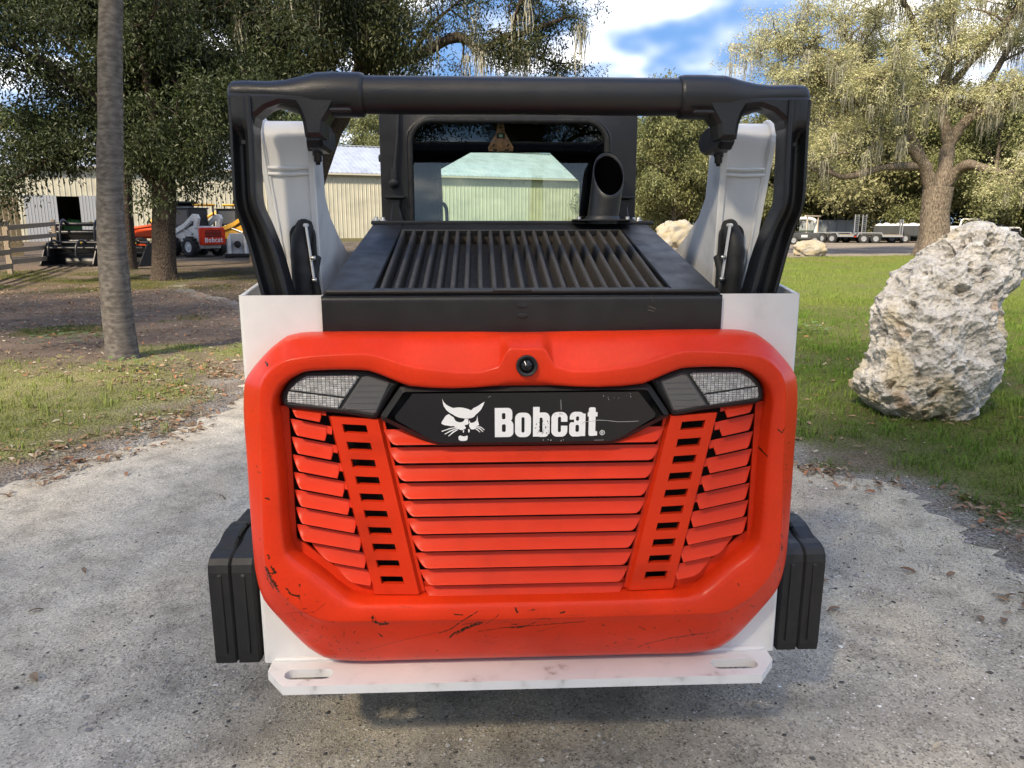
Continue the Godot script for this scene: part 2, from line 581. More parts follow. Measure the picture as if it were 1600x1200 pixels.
func build_tailgate() -> void:
	var g := G.new()
	var st := stations()
	var cols := []
	for k in st[0].size():
		var line := []
		for i in st.size(): line.append(st[i][k])
		for i in range(st.size() - 1, -1, -1): line.append(Vector3(-st[i][k].x, st[i][k].y, st[i][k].z))
		line.append(line[0])
		cols.append(line)
	# smooth across the section, lightly rounded along the loop
	var rows := []
	var m: int = cols[0].size()
	for i in m - 1:
		for q in 4:
			var t := q / 4.0
			var sec := []
			for k in cols.size():
				var a: Vector3 = cols[k][(i - 1 + m - 1) % (m - 1)]
				var b: Vector3 = cols[k][i]
				var d: Vector3 = cols[k][i + 1]
				var e: Vector3 = cols[k][(i + 2) % (m - 1)]
				var l1 := maxf(b.distance_to(d), 1e-4)
				var sm := b.cubic_interpolate_in_time(d, a, e, t, l1, -maxf(a.distance_to(b), 1e-4), l1 + maxf(d.distance_to(e), 1e-4))
				sec.append(b.lerp(d, t).lerp(sm, 0.6))
			rows.append(PackedVector3Array(catmull(sec, 4)))
	rows.append(rows[0])
	# relax along the loop so that creases have a pressed-steel radius
	for it in 0:
		var nr := []
		for j in rows.size() - 1:
			var a: PackedVector3Array = rows[(j - 1 + rows.size() - 1) % (rows.size() - 1)]
			var b: PackedVector3Array = rows[j]
			var d: PackedVector3Array = rows[(j + 1) % (rows.size() - 1)]
			var r := PackedVector3Array()
			for i in b.size(): r.append(a[i] * 0.25 + b[i] * 0.5 + d[i] * 0.25)
			nr.append(r)
		nr.append(nr[0])
		rows = nr
	g.grid(rows)
	var tg := put("tailgate", g, M.red_marked, loader)
	tg.set_meta("label", "scratched red pressed steel tailgate frame")
	# grille plate: margins and lower corners behind the slats
	g = G.new()
	for s in [-1, 1]:
		g.mirror = s > 0
		g.prism(pv([-0.64, 1.10, -0.64, 0.70, -0.601, 0.70, -0.601, 1.10]), -0.012, -0.004)
		g.prism(pv([-0.64, 0.71, -0.47, 0.565, -0.39, 0.565, -0.405, 0.612, -0.466, 0.632, -0.52, 0.672, -0.575, 0.722, -0.601, 0.74]), -0.014, -0.006)
		g.prism(pv([-0.375, 1.066, -0.283, 0.585, -0.268, 0.585, -0.362, 1.066]), -0.012, -0.002)
	g.mirror = false
	g.prism(pv([-0.30, 0.611, -0.30, 0.565, 0.30, 0.565, 0.30, 0.611]), -0.016, -0.008)
	put("grille_plate", g, M.red, tg)
	g = G.new()
	g.box(Vector3(0, 0.87, -0.07), Vector3(1.26, 0.66, 0.01))
	put("radiator_core", g, M.dark, tg)
	# long centre slats
	for i in 10:
		var lip := 1.0 - 0.0484 * i + 0.0
		g = G.new()
		var xl := -0.352 + (0.976 - (lip + 0.026)) * 0.2145
		slat(g, Vector2(xl, lip + 0.036), Vector2(-xl, lip + 0.036), 0.0345, 0.024, 0.034, 0.034, 0.0)
		put("louvre_slat", g, M.red, tg)
	# short slats either side, dropping towards the middle
	for s in [-1, 1]:
		for i in 10:
			g = G.new()
			g.mirror = s > 0
			var yl := 1.113 - 0.0473 * i
			var x0 := -0.597
			if i == 8: x0 = -0.560
			if i == 9: x0 = -0.505
			var x1 := -0.512 + 0.0122 * i
			var drop := 0.20
			slat(g, Vector2(x0, yl + 0.002 - (x0 + 0.597) * drop), Vector2(x1 + 0.006, yl - (x1 + 0.603) * drop), 0.0340, 0.023, 0.024 if i < 8 else 0.060, 0.006, 0.013)
			put("side_slat", g, M.red, tg)
		# slanted band with ten slots
		g = G.new()
		g.mirror = s > 0
		var lt := Vector2(-0.495, 1.074)
		var lb := Vector2(-0.400, 0.586)
		var rt := Vector2(-0.375, 1.066)
		var rb := Vector2(-0.283, 0.583)
		var at := func(a: float, t: float) -> Vector2: return lt.lerp(rt, a).lerp(lb.lerp(rb, a), t)
		var prev := -0.0
		for k in 11:
			var t0 := 0.028 + 0.0952 * k + 0.008
			var t1 := t0 + 0.046
			if k == 10: t0 = 1.0
			# rung above the slot, then the two rails beside it
			band_piece(g, at.call(0.21, prev), at.call(0.72, prev), at.call(0.72, t0), at.call(0.21, t0))
			if k < 10:
				prev = t1
		band_piece(g, at.call(0.0, 0.0), at.call(0.21, 0.0), at.call(0.21, 1.0), at.call(0.0, 1.0))
		band_piece(g, at.call(0.72, 0.0), at.call(1.0, 0.0), at.call(1.0, 1.0), at.call(0.72, 1.0))
		var e0: Vector2 = at.call(0.0, 0.0)
		var e1: Vector2 = at.call(0.0, 1.0)
		var f0: Vector2 = at.call(1.0, 0.0)
		var f1: Vector2 = at.call(1.0, 1.0)
		g.quad(Vector3(e0.x - 0.008, e0.y, -0.006), Vector3(e1.x - 0.008, e1.y, -0.006), Vector3(e1.x, e1.y, 0.012), Vector3(e0.x, e0.y, 0.012))
		g.quad(Vector3(f0.x, f0.y, 0.012), Vector3(f1.x, f1.y, 0.012), Vector3(f1.x + 0.009, f1.y, -0.006), Vector3(f0.x + 0.009, f0.y, -0.006))
		g.quad(Vector3(e1.x, e1.y, 0.012), Vector3(e1.x + 0.002, e1.y - 0.008, 0.0), Vector3(f1.x - 0.002, f1.y - 0.008, 0.0), Vector3(f1.x, f1.y, 0.012))
		put("slotted_band", g, M.red, tg)
	# reversing camera in its hole under the hump
	g = G.new()
	g.xf = Transform3D(Basis(Vector3.RIGHT, PI / 2), Vector3(0, 1.209, 0.040))
	g.lathe(pv([0.0, 0.016, 0.021, 0.016, 0.0225, 0.022, 0.0255, 0.022, 0.027, 0.018, 0.027, -0.03]), 28)
	var rc := put("rear_camera", g, M.plastic, loader)
	g = G.new()
	g.xf = Transform3D(Basis(Vector3.RIGHT, PI / 2), Vector3(0, 1.209, 0.057))
	g.lathe(pv([0.0, 0.008, 0.006, 0.006, 0.007, 0.003, 0.011, 0.003, 0.0115, 0.0, 0.018, 0.0, 0.018, -0.01]), 24)
	put("lens", g, M.gloss_black, rc)

func band_piece(g: G, a: Vector2, b: Vector2, d: Vector2, e: Vector2) -> void:
	g.prism(PackedVector2Array([a, b, d, e]), -0.004, 0.012)

# one pressed louvre: top edge from a to b, leaning out to a lip lower down; ends curl back by c0 and c1, n1 notches the inner end
func slat(g: G, a: Vector2, b: Vector2, drop: float, out: float, c0: float, c1: float, notch: float) -> void:
	var nu := 44
	var nv := 7
	var rows := []
	var len := a.distance_to(b)
	for j in nv + 3:
		var v := minf(1.0, float(j) / nv)
		var row := PackedVector3Array()
		for i in nu + 1:
			var e := float(i) / nu
			var x := (0.5 - 0.5 * cos(e * PI)) * len       # closer steps at the ends
			var q := clampf(x / c0, 0, 1)
			var p := clampf((len - x) / c1, 0, 1)
			var open := 1.0 - pow(1.0 - q, 2.2)
			var open2 := 1.0 - pow(1.0 - p, 2.2)
			var k := minf(open, open2)
			if notch > 0.0: k = minf(open, 1.0 if len - x > notch else 0.5)
			var vv := v * (0.12 + 0.88 * k)
			var base := a.lerp(b, x / len)
			var z := out * (vv * vv * 0.55 + vv * 0.45) * (0.35 + 0.65 * k)
			var y := base.y - drop * vv
			if j == nv + 1: z -= 0.0015; y -= 0.0012
			if j == nv + 2: z -= 0.007; y += 0.001
			row.append(Vector3(base.x, y, z))
		rows.append(row)
	g.grid(rows, false, true)

func build_lights() -> void:
	var lens_img := Image.create(128, 128, false, Image.FORMAT_RGB8)
	for j in 128:
		for i in 128:
			var a := 0.5 + 0.5 * sin(i * TAU / 8.0)
			var b := 0.5 + 0.5 * sin(j * TAU / 8.0 + 0.6 * sin(i * TAU / 64.0))
			var k := a * b
			lens_img.set_pixel(i, j, Color(k, k, k))
	var ridges := ImageTexture.create_from_image(lens_img)
	var gi := Image.create(128, 128, false, Image.FORMAT_RGB8)
	var gf := noise(0.04, 2, 62)
	for j in 128:
		for i in 128:
			var k := 0.86 + 0.25 * gf.get_noise_2d(i - i % 16, j - j % 10)
			if i % 16 < 3: k *= 0.62
			if j % 10 < 2: k *= 0.75
			k = clampf(k, 0.0, 1.0)
			gi.set_pixel(i, j, Color(k, k, k))
	var grid_tex := ImageTexture.create_from_image(gi)
	M.lens = mat(0.62, 0.62, 0.61, 0.2, 0.0)
	M.lens.heightmap_enabled = true
	M.lens.heightmap_texture = ridges
	M.lens.heightmap_scale = 0.2
	M.lens.albedo_texture = grid_tex
	M.lens.uv1_scale = Vector3(13, 13, 1)
	M.lens.clearcoat_enabled = true
	M.lens.clearcoat = 0.8
	for s in [-1, 1]:
		var g := side(s)
		var hs := pv([-0.612,1.121, -0.61,1.136, -0.596,1.16, -0.576,1.179, -0.547,1.194, -0.401,1.196, -0.387,1.192, -0.324,1.165, -0.321,1.16, -0.377,1.072, -0.386,1.069, -0.458,1.083, -0.595,1.099, -0.611,1.109])
		var outer := hs
		g.prism(outer, -0.03, 0.022, 0.006)
		var b := put("rear_light", g, M.plastic, loader)
		# raised rim round the lenses
		g = side(s)
		var inn := G.inset(hs if not clockwise(hs) else rev(hs), 0.011)
		for i in inn.size():
			var p0: Vector2 = inn[i]
			var p1: Vector2 = inn[(i + 1) % inn.size()]
			g.tube([Vector3(p0.x, p0.y, 0.022), Vector3(p1.x, p1.y, 0.022)], [0.0035, 0.0035], 6)
		put("rim", g, M.plastic, b)
		g = side(s)
		g.prism(pv([-0.589,1.147, -0.572,1.165, -0.55,1.179, -0.543,1.182, -0.423,1.182, -0.416,1.178, -0.453,1.1275]), 0.02, 0.028, 0.003)
		put("clear_lens", g, M.lens, b)
		g = side(s)
		g.prism(pv([-0.597,1.123, -0.592,1.143, -0.456,1.1235, -0.472,1.098, -0.595,1.115]), 0.02, 0.028, 0.003)
		put("clear_lens", g, M.lens, b)
		g = side(s)
		g.prism(pv([-0.409,1.178, -0.394,1.182, -0.343,1.164, -0.341,1.159, -0.376,1.085, -0.386,1.083, -0.464,1.097]), 0.02, 0.028, 0.004)
		var tl := put("tinted_lens", g, M.tint, b)
		for k in 5:
			g = side(s)
			var y := 1.098 + k * 0.015
			g.tube([Vector3(-0.452 + (y - 1.098) * 0.62, y, 0.0285), Vector3(-0.378 + (y - 1.098) * 0.42, y - 0.001, 0.0285)], [0.0014, 0.0014], 5)
			put("lens_rib", g, M.tint, tl)

func clockwise(p: PackedVector2Array) -> bool:
	var a := 0.0
	for i in p.size(): a += p[i].cross(p[(i + 1) % p.size()])
	return a < 0
func rev(p: PackedVector2Array) -> PackedVector2Array:
	p = p.duplicate(); p.reverse()
	return p
func mirrored(p: PackedVector2Array) -> PackedVector2Array:
	var out := p.duplicate()
	for i in range(p.size() - 1, -1, -1): out.append(Vector2(-p[i].x, p[i].y))
	return out

# flat print: shapes minus holes, cut into simple pieces down the lines in cuts
func print_shape(g: G, shapes: Array, holes: Array, cuts: Array, z: float) -> void:
	var lines := [-1e5]
	lines.append_array(cuts)
	lines.append(1e5)
	var whole: Array = [shapes[0]]
	for k in range(1, shapes.size()):
		var merged := []
		var cur: PackedVector2Array = shapes[k]
		for w in whole:
			var r := Geometry2D.merge_polygons(w, cur)
			var solid := []
			for q in r:
				if not Geometry2D.is_polygon_clockwise(q): solid.append(q)
				else: holes = holes + [rev(q)]
			if solid.size() == 1: cur = solid[0]
			else: merged.append(w)
		merged.append(cur)
		whole = merged
	for w in whole:
		for i in lines.size() - 1:
			var strip := PackedVector2Array([Vector2(lines[i], -1e5), Vector2(lines[i + 1], -1e5), Vector2(lines[i + 1], 1e5), Vector2(lines[i], 1e5)])
			var bits: Array = Geometry2D.intersect_polygons(w, strip)
			for hcut in holes:
				var nb := []
				for b in bits: nb.append_array(Geometry2D.clip_polygons(b, hcut))
				bits = nb
			for b in bits:
				if b.size() < 3: continue
				var tr := Geometry2D.triangulate_polygon(b)
				for k in range(0, tr.size(), 3): g.flat3(b, tr, k, z, true)

func build_name_panel() -> void:
	var g := G.new()
	var o := mirrored(pv([-0.317,1.159, -0.321,1.150, -0.366,1.079, -0.367,1.068, -0.263,1.014, -0.238,1.003, -0.222,0.998]))
	o = mirrored(pv([-0.012,1.155, -0.305,1.156, -0.317,1.150, -0.366,1.079, -0.366,1.068, -0.263,1.014, -0.238,1.003, -0.222,0.998, -0.012,0.997]))
	g.prism(o, -0.02, 0.036, 0.014)
	var p := put("name_panel", g, M.plastic, loader)
	p.set_meta("label", "black name panel with a white animal head and lettering")
	g = G.new()
	var dk := mirrored(pv([-0.012,1.137, -0.284,1.137, -0.305,1.110, -0.329,1.080, -0.327,1.070, -0.243,1.019, -0.216,1.009, -0.012,1.009]))
	g.prism(dk, 0.03, 0.0368)
	M.decal_black = mat(0.006, 0.006, 0.009, 0.22)
	put("decal", g, M.decal_black, p)
	# print is drawn on a sheet whose unit is 0.344 mm, x right, y down; origin at the panel's upper left
	var un := 0.000345
	var sheet := Transform3D(Basis(Vector3(un, 0, 0), Vector3(0, -un, 0), Vector3(0, 0, 1)), Vector3(-0.2655, 1.172, 0.0372))
	var emb := G.new()
	emb.xf = sheet
	var P := func(a: Array) -> PackedVector2Array: return pv(a)
	print_shape(emb, [P.call([160,140, 170,165, 185,182, 205,195, 225,205, 240,210, 260,207, 280,206, 305,208, 330,213, 350,220, 365,228, 374,224, 385,212, 400,206, 420,195, 445,178, 467,165, 460,185, 450,205, 440,224, 425,240, 415,250, 400,262, 394,272, 385,280, 370,286, 350,290, 330,290, 310,287, 288,284, 270,278, 248,268, 230,255, 212,246, 200,235, 188,224, 180,210, 170,196, 165,175])], [], [], 0.0)
	print_shape(emb, [P.call([206,255, 225,270, 240,280, 246,292, 252,304, 264,313, 280,317, 296,317, 310,312, 317,303, 321,292, 346,294, 346,310, 350,322, 346,333, 332,337, 320,340, 322,350, 330,356, 324,366, 315,372, 302,376, 290,375, 275,369, 260,360, 250,352, 240,345, 220,346, 200,342, 175,338, 160,332, 150,325, 156,308, 165,295, 174,280, 185,266])], [], [], 0.0)
	print_shape(emb, [P.call([354,300, 362,322, 375,323, 392,316, 406,303, 410,285, 413,264, 414,285, 417,310, 422,326, 425,340, 414,344, 405,350, 402,360, 395,368, 384,372, 370,372, 362,366, 357,358, 353,348, 353,338, 356,330, 352,318])], [], [], 0.0)
	print_shape(emb, [P.call([275,424, 284,417, 298,421, 312,425, 326,422, 338,418, 341,432, 338,448, 330,456, 310,459, 288,457, 276,450, 273,436])], [], [], 0.0)
	for t in [[308,376, 316,380, 313,392, 309,398, 305,388], [344,372, 352,368, 357,378, 354,392, 348,398, 345,386]]: print_shape(emb, [P.call(t)], [], [], 0.0)
	for t in [[258,352, 205,362, 150,382, 154,387, 208,369, 262,358], [264,360, 215,378, 170,405, 175,408, 220,385, 267,366], [268,368, 232,388, 198,420, 203,423, 238,395, 271,374],
			[408,344, 440,354, 465,376, 462,379, 436,360, 404,350], [403,352, 432,364, 455,389, 452,392, 428,371, 399,358], [397,362, 416,374, 433,393, 430,395, 412,380, 394,367]]:
		print_shape(emb, [P.call(t)], [], [], 0.0)
	put("emblem", emb, M.decal_white, p)
	for ch in 7:
		var q := G.new()
		q.xf = sheet
		match ch:
			0:
				print_shape(q, [rq(540, 213, 640, 433, 0), rq(560, 213, 668, 320, 34), rq(560, 306, 676, 433, 36)], [rq(592, 252, 618, 298, 9), rq(592, 336, 620, 394, 10)], [605.0], 0.0)
			1:
				print_shape(q, [rq(688, 250, 805, 435, 44)], [rq(735, 284, 758, 401, 11)], [746.0], 0.0)
			2:
				print_shape(q, [rq(820, 208, 868, 432, 0), rq(836, 250, 943, 435, 40)], [rq(868, 288, 890, 400, 10)], [879.0], 0.0)
			3:
				print_shape(q, [rq(955, 248, 1073, 435, 44)], [rq(1003, 284, 1026, 401, 11), rq(1020, 322, 1090, 352, 0)], [1014.0], 0.0)
			4:
				print_shape(q, [rq(1159, 262, 1206, 432, 0), rq(1090, 248, 1200, 340, 40), rq(1087, 318, 1190, 435, 34)], [rq(1136, 282, 1159, 316, 10), rq(1060, 306, 1122, 327, 0), rq(1133, 346, 1159, 400, 11)], [1146.0], 0.0)
			5:
				print_shape(q, [rq(1230, 215, 1280, 432, 14), rq(1222, 252, 1294, 284, 0), rq(1240, 396, 1294, 430, 6)], [], [], 0.0)
			6:
				print_shape(q, [circle(19, 24, Vector2(1332, 408))], [circle(15, 20, Vector2(1332, 408))], [1332.0], 0.0)
				print_shape(q, [rq(1325, 399, 1329, 418, 0), rq(1325, 399, 1339, 410, 4), PackedVector2Array([Vector2(1330, 408), Vector2(1335, 408), Vector2(1340, 418), Vector2(1335, 418)])], [rq(1329, 402, 1335, 407, 1)], [1332.0], 0.0)
		put("lettering", q, M.decal_white, p)
	# wear across the print: flakes of lost white and pale scuffs
	var wear := G.new()
	wear.xf = sheet
	var rng := RandomNumberGenerator.new()
	rng.seed = 5
	for k in 34:
		var at := Vector2(rng.randf_range(832, 935), rng.randf_range(312, 428))
		if k > 26: at = Vector2(rng.randf_range(980, 1040), rng.randf_range(250, 350))
		flake(wear, at, rng, rng.randf_range(2, 8), 0.0006)
	stuff(put("worn_flake", wear, M.decal_black, p))
	wear = G.new()
	wear.xf = sheet
	scuff(wear, [Vector2(1180, 338), Vector2(1200, 322), Vector2(1240, 322), Vector2(1300, 312), Vector2(1370, 316), Vector2(1440, 326), Vector2(1530, 326), Vector2(1600, 322)], 3.2)
	scuff(wear, [Vector2(1022, 155), Vector2(1024, 195), Vector2(1026, 232)], 2.6)
	scuff(wear, [Vector2(1275, 465), Vector2(1345, 464)], 2.2)
	scuff(wear, [Vector2(492, 134), Vector2(512, 122)], 2.0)
	for k in 16:
		var at := Vector2(rng.randf_range(1300, 1545), rng.randf_range(112, 160))
		if k > 9: at = Vector2(rng.randf_range(870, 1230), rng.randf_range(455, 472))
		flake(wear, at, rng, rng.randf_range(2, 5), 0.0004)
	stuff(put("pale_scuff", wear, mat(0.42, 0.42, 0.41, 0.7), p))

func flake(g: G, at: Vector2, rng: RandomNumberGenerator, r: float, z: float) -> void:
	var q := PackedVector2Array()
	for k in 7:
		var a := TAU * k / 7
		q.append(at + Vector2(cos(a) * 0.6, sin(a) * 1.5) * r * rng.randf_range(0.4, 1.1))
	print_shape(g, [q], [], [], z)
func scuff(g: G, pts: Array, w: float) -> void:
	for i in pts.size() - 1:
		var d: Vector2 = (pts[i + 1] - pts[i]).normalized().orthogonal() * w * 0.5
		print_shape(g, [PackedVector2Array([pts[i] + d, pts[i + 1] + d, pts[i + 1] - d, pts[i] - d])], [], [], 0.0004 + 0.00003 * (i % 2))
func rq(x0: float, y0: float, x1: float, y1: float, r: float) -> PackedVector2Array:
	if r <= 0.0:
		return PackedVector2Array([Vector2(x0, y0), Vector2(x1, y0), Vector2(x1, y1), Vector2(x0, y1)])
	return rrect(x1 - x0, y1 - y0, r, 6, Vector2((x0 + x1) / 2, (y0 + y1) / 2))

func build_frame() -> void:
	for s in [-1, 1]:
		var g := side(s)
		# rear post face with a folded outer corner, and the side wall running forward
		var rows := []
		for y in [0.335, 0.6, 0.9, 1.372]:
			var r := PackedVector3Array()
			r.append(Vector3(-0.733, y, -0.20))
			for k in 7:
				var a := PI / 2 * k / 6
				r.append(Vector3(-0.721 - 0.012 * cos(a), y, -0.094 + 0.012 * sin(a)))
			r.append(Vector3(-0.519, y, -0.082))
			rows.append(r)
		g.grid(rows)
		g.plate_x(pv([-0.10, 1.371, -0.29, 1.394, -0.325, 1.386, -0.345, 1.35, -0.40, 1.27, -0.95, 1.12, -0.95, 0.42, -0.10, 0.335]), -0.7325, -0.7225, 0.002)
		g.box(Vector3(-0.62, 0.853, -0.092), Vector3(0.20, 1.036, 0.012), 0.001)
		g.box(Vector3(-0.523, 0.80, -0.42), Vector3(0.008, 1.14, 0.66), 0.001)
		var o := put("side_post", g, M.white, loader)
		o.set_meta("label", "white steel rear corner post")
	var b := G.new()
	var plan := pv([-0.708, -0.12, -0.708, -0.030, -0.650, 0.045, 0.650, 0.045, 0.708, -0.030, 0.708, -0.12])
	# bumper plate with an oval slot near each end
	var mid := pv([-0.505, -0.12, -0.505, 0.045, 0.505, 0.045, 0.505, -0.12])
	b.plate_y(mid, 0.316, 0.341, 0.0)
	for s in [-1, 1]:
		b.mirror = s > 0
		var slot := rrect(0.132, 0.048, 0.0235, 5, Vector2(-0.592, -0.012))
		var up := pv([-0.708, -0.12, -0.505, -0.12, -0.505, 0.045, -0.650, 0.045, -0.708, -0.030])
		for side_cut in [pv([-0.8, -0.2, -0.592, -0.2, -0.592, 0.2, -0.8, 0.2]), pv([-0.592, -0.2, -0.4, -0.2, -0.4, 0.2, -0.592, 0.2])]:
			for bit in Geometry2D.intersect_polygons(up, side_cut):
				for piece in Geometry2D.clip_polygons(bit, slot):
					b.plate_y(piece, 0.316, 0.341, 0.0)
	b.mirror = false
	M.white_worn = paint(0.72, 0.72, 0.71, 0.5, ntex(0.012, 6, 71, [[0.0, Color(0.7, 0.66, 0.62)], [0.18, 0.93], [0.35, 0.98], [1.0, 1.0]]), 1.5)
	var bp := put("bumper_plate", b, M.white_worn, loader)
	bp.set_meta("label", "white bumper plate with an oval slot near each end")
	for s in [-1, 1]:
		var w := side(s)
		w.tube([Vector3(-0.70, 0.344, -0.083), Vector3(-0.62, 0.346, -0.080), Vector3(-0.52, 0.344, -0.082)], [0.007, 0.008, 0.007], 8)
		put("weld_bead", w, M.white, bp)
	b = G.new()
	b.box(Vector3(0, 0.72, -1.2), Vector3(1.0, 0.92, 2.1), 0.02)
	b.box(Vector3(0, 0.27, -1.2), Vector3(0.86, 0.10, 2.1), 0.02)
	b.box(Vector3(0, 0.46, -0.19), Vector3(1.0, 0.24, 0.16), 0.01)
	put("chassis", b, M.black, loader)

func build_hood() -> void:
	var g := G.new()
	# rear header panel, rolled over at the top
	var rows := []
	for x in [-0.517, -0.2, 0.2, 0.517]:
		var r := PackedVector3Array([Vector3(x, 1.262, -0.074), Vector3(x, 1.30, -0.070), Vector3(x, 1.352, -0.068)])
		for k in 7:
			var a := PI / 2 * k / 6
			r.append(Vector3(x, 1.358 + 0.012 * sin(a), -0.080 + 0.012 * cos(a)))
		r.append(Vector3(x, 1.372, -0.12))
		rows.append(r)
	g.grid(rows, false)
	for s in [-1, 1]: g.box(Vector3(0.517 * s, 1.32, -0.10), Vector3(0.004, 0.10, 0.06))
	var hd := put("rear_header", g, M.black, loader)
	for y in [1.344, 1.318]:
		g = G.new()
		g.prism(rrect(0.026, 0.012, 0.0055, 4, Vector2(-0.004, y)), -0.072, -0.0665, 0.002)
		put("embossed_mark", g, M.black, hd)
	g = G.new()
	for q in [[0.33, 1.365, 0.336, 1.352], [0.325, 1.340, 0.345, 1.333], [0.322, 1.331, 0.340, 1.327], [0.333, 1.372, 0.330, 1.358]]:
		g.quad(Vector3(q[0], q[1] + 0.003, -0.0665), Vector3(q[0], q[1], -0.0665), Vector3(q[2], q[3], -0.0665), Vector3(q[2], q[3] + 0.003, -0.0665))
	stuff(put("scuff", g, mat(0.07, 0.062, 0.055, 0.8), hd))
	# engine cover sheet around the grille: a gentle ramp up towards the cab
	var ramp := Transform3D(Basis(Vector3.RIGHT, atan2(0.177, 0.79)), Vector3(0, 1.379, -0.085))
	var L := 0.80
	g = G.new()
	g.xf = ramp
	var th := 0.018
	for s in [-1.0, 1.0]:
		g.mirror = s > 0
		g.plate_y(PackedVector2Array([Vector2(-0.517, 0.0), Vector2(-0.392, 0.0), Vector2(-0.379, -0.70), Vector2(-0.379, -L), Vector2(-0.484, -L)]), -th, 0.0, 0.003)
		g.quad(Vector3(-0.517, -th, 0), Vector3(-0.520, -0.16, 0), Vector3(-0.494, -0.30, -L), Vector3(-0.484, -th, -L))
	g.mirror = false
	g.plate_y(PackedVector2Array([Vector2(-0.3915, 0.0), Vector2(0.3915, 0.0), Vector2(0.391, -0.038), Vector2(-0.391, -0.038)]), -th, 0.0, 0.003)
	g.plate_y(PackedVector2Array([Vector2(-0.3785, -0.70), Vector2(0.3785, -0.70), Vector2(0.3785, -L), Vector2(-0.3785, -L)]), -th, 0.0, 0.003)
	g.box(Vector3(0, 0.004, 0.008), Vector3(1.02, 0.010, 0.014), 0.003)
	g.box(Vector3(-0.03, 0.008, 0.010), Vector3(0.10, 0.008, 0.014), 0.003)
	var hood := put("engine_cover", g, M.black_hood, loader)
	hood.set_meta("label", "black engine cover with a long slatted vent")
	# vent well under the slats
	g = G.new()
	g.xf = ramp
	g.box(Vector3(0, -0.055, -0.37), Vector3(0.79, 0.01, 0.68))
	for s in [-1.0, 1.0]: g.box(Vector3(0.392 * s, -0.036, -0.37), Vector3(0.006, 0.04, 0.68))
	g.box(Vector3(0, -0.034, -0.032), Vector3(0.77, 0.036, 0.006))
	g.box(Vector3(0, -0.034, -0.706), Vector3(0.75, 0.034, 0.006))
	put("vent_well", g, M.dusty_well, hood)
	var sl := G.new()
	var prof := []
	for z in [-0.036, -0.30, -0.60, -0.702]:
		var r := PackedVector3Array()
		for q in [[-0.0085, -0.046], [-0.0078, -0.030], [-0.0068, -0.0075], [-0.004, -0.003], [0.0, -0.0018], [0.004, -0.003], [0.0068, -0.0075], [0.0078, -0.030], [0.0085, -0.046]]:
			r.append(Vector3(q[0], q[1], z))
		prof.append(r)
	sl.grid(prof, false, false)
	var sm := sl.mesh(M.dusty_slat)
	for k in 21:
		put_mesh("vent_slat", sm, hood, ramp * Transform3D(Basis(), Vector3(-0.372 + 0.0372 * k, 0.0, 0)))
	# strip under the cab window with bolts
	g = G.new()
	g.box(Vector3(0.008, 1.556, -0.895), Vector3(1.0, 0.014, 0.085), 0.004)
	g.box(Vector3(0.008, 1.50, -0.86), Vector3(0.98, 0.09, 0.02), 0.004)
	put("cover_strip", g, M.black_hood, loader)
	for p in [Vector3(-0.475, 1.566, -0.87), Vector3(-0.455, 1.566, -0.905), Vector3(0.455, 1.566, -0.87), Vector3(0.445, 1.566, -0.91)]:
		g = G.new()
		g.xf.origin = p
		g.lathe(pv([0.0, 0.010, 0.007, 0.010, 0.008, 0.007, 0.008, 0.0, 0.014, 0.0, 0.014, -0.004]), 6)
		put("bolt", g, M.steel, loader)
	# exhaust stack, cut slantwise
	g = G.new()
	var rr := 0.054
	rows = []
	var lean := Vector3(0.018, 0, 0)
	for j in 9:
		var r := PackedVector3Array()
		for i in 40:
			var a := TAU * i / 40
			var d := Vector3(cos(a) * rr, 0, -sin(a) * rr)
			var top := 1.722 - 0.0775 * (d.z / rr)
			r.append(Vector3(0.318, lerpf(1.552, top, j / 8.0), -0.82) + d + lean * (j / 8.0))
		rows.append(r)
	for j in range(8, -1, -2):
		var r := PackedVector3Array()
		for i in 40:
			var a := TAU * i / 40
			var d := Vector3(cos(a), 0, -sin(a)) * (rr - 0.004)
			var top := 1.722 - 0.0775 * (d.z / rr)
			r.append(Vector3(0.318, lerpf(1.552, top, j / 8.0), -0.82) + d + lean * (j / 8.0))
		rows.append(r)
	g.grid(rows, true)
	var ex := put("exhaust_stack", g, M.black, loader)
	g = G.new()
	rows = []
	for j in range(8, -1, -1):
		var r := PackedVector3Array()
		for i in 40:
			var a := TAU * i / 40
			var d := Vector3(cos(a), 0, -sin(a)) * (rr - 0.0085)
			var top := 1.720 - 0.0775 * (d.z / rr)
			r.append(Vector3(0.318, lerpf(1.57, top, j / 8.0), -0.82) + d + lean * (j / 8.0))
		rows.append(r)
	g.grid(rows, true)
	put("sooty_bore", g, M.liner, ex)
	ex.set_meta("label", "black exhaust pipe cut off at a slant")
	g = G.new()
	g.plate_y(rrect(0.21, 0.13, 0.03, 5, Vector2(0.318, -0.815)), 1.563, 1.568, 0.001)
	g.xf = Transform3D(Basis(), Vector3(0.318, 1.568, -0.82))
	g.lathe(pv([0.0545, 0.012, 0.058, 0.010, 0.062, 0.0]), 32)
	put("flange", g, M.black_hood, ex)
	for x in [0.232, 0.40]:
		g = G.new()
		g.xf.origin = Vector3(x, 1.568, -0.79)
		g.lathe(pv([0.0, 0.009, 0.007, 0.009, 0.0075, 0.0, 0.012, 0.0, 0.012, -0.003]), 6)
		put("bolt", g, M.steel, ex)

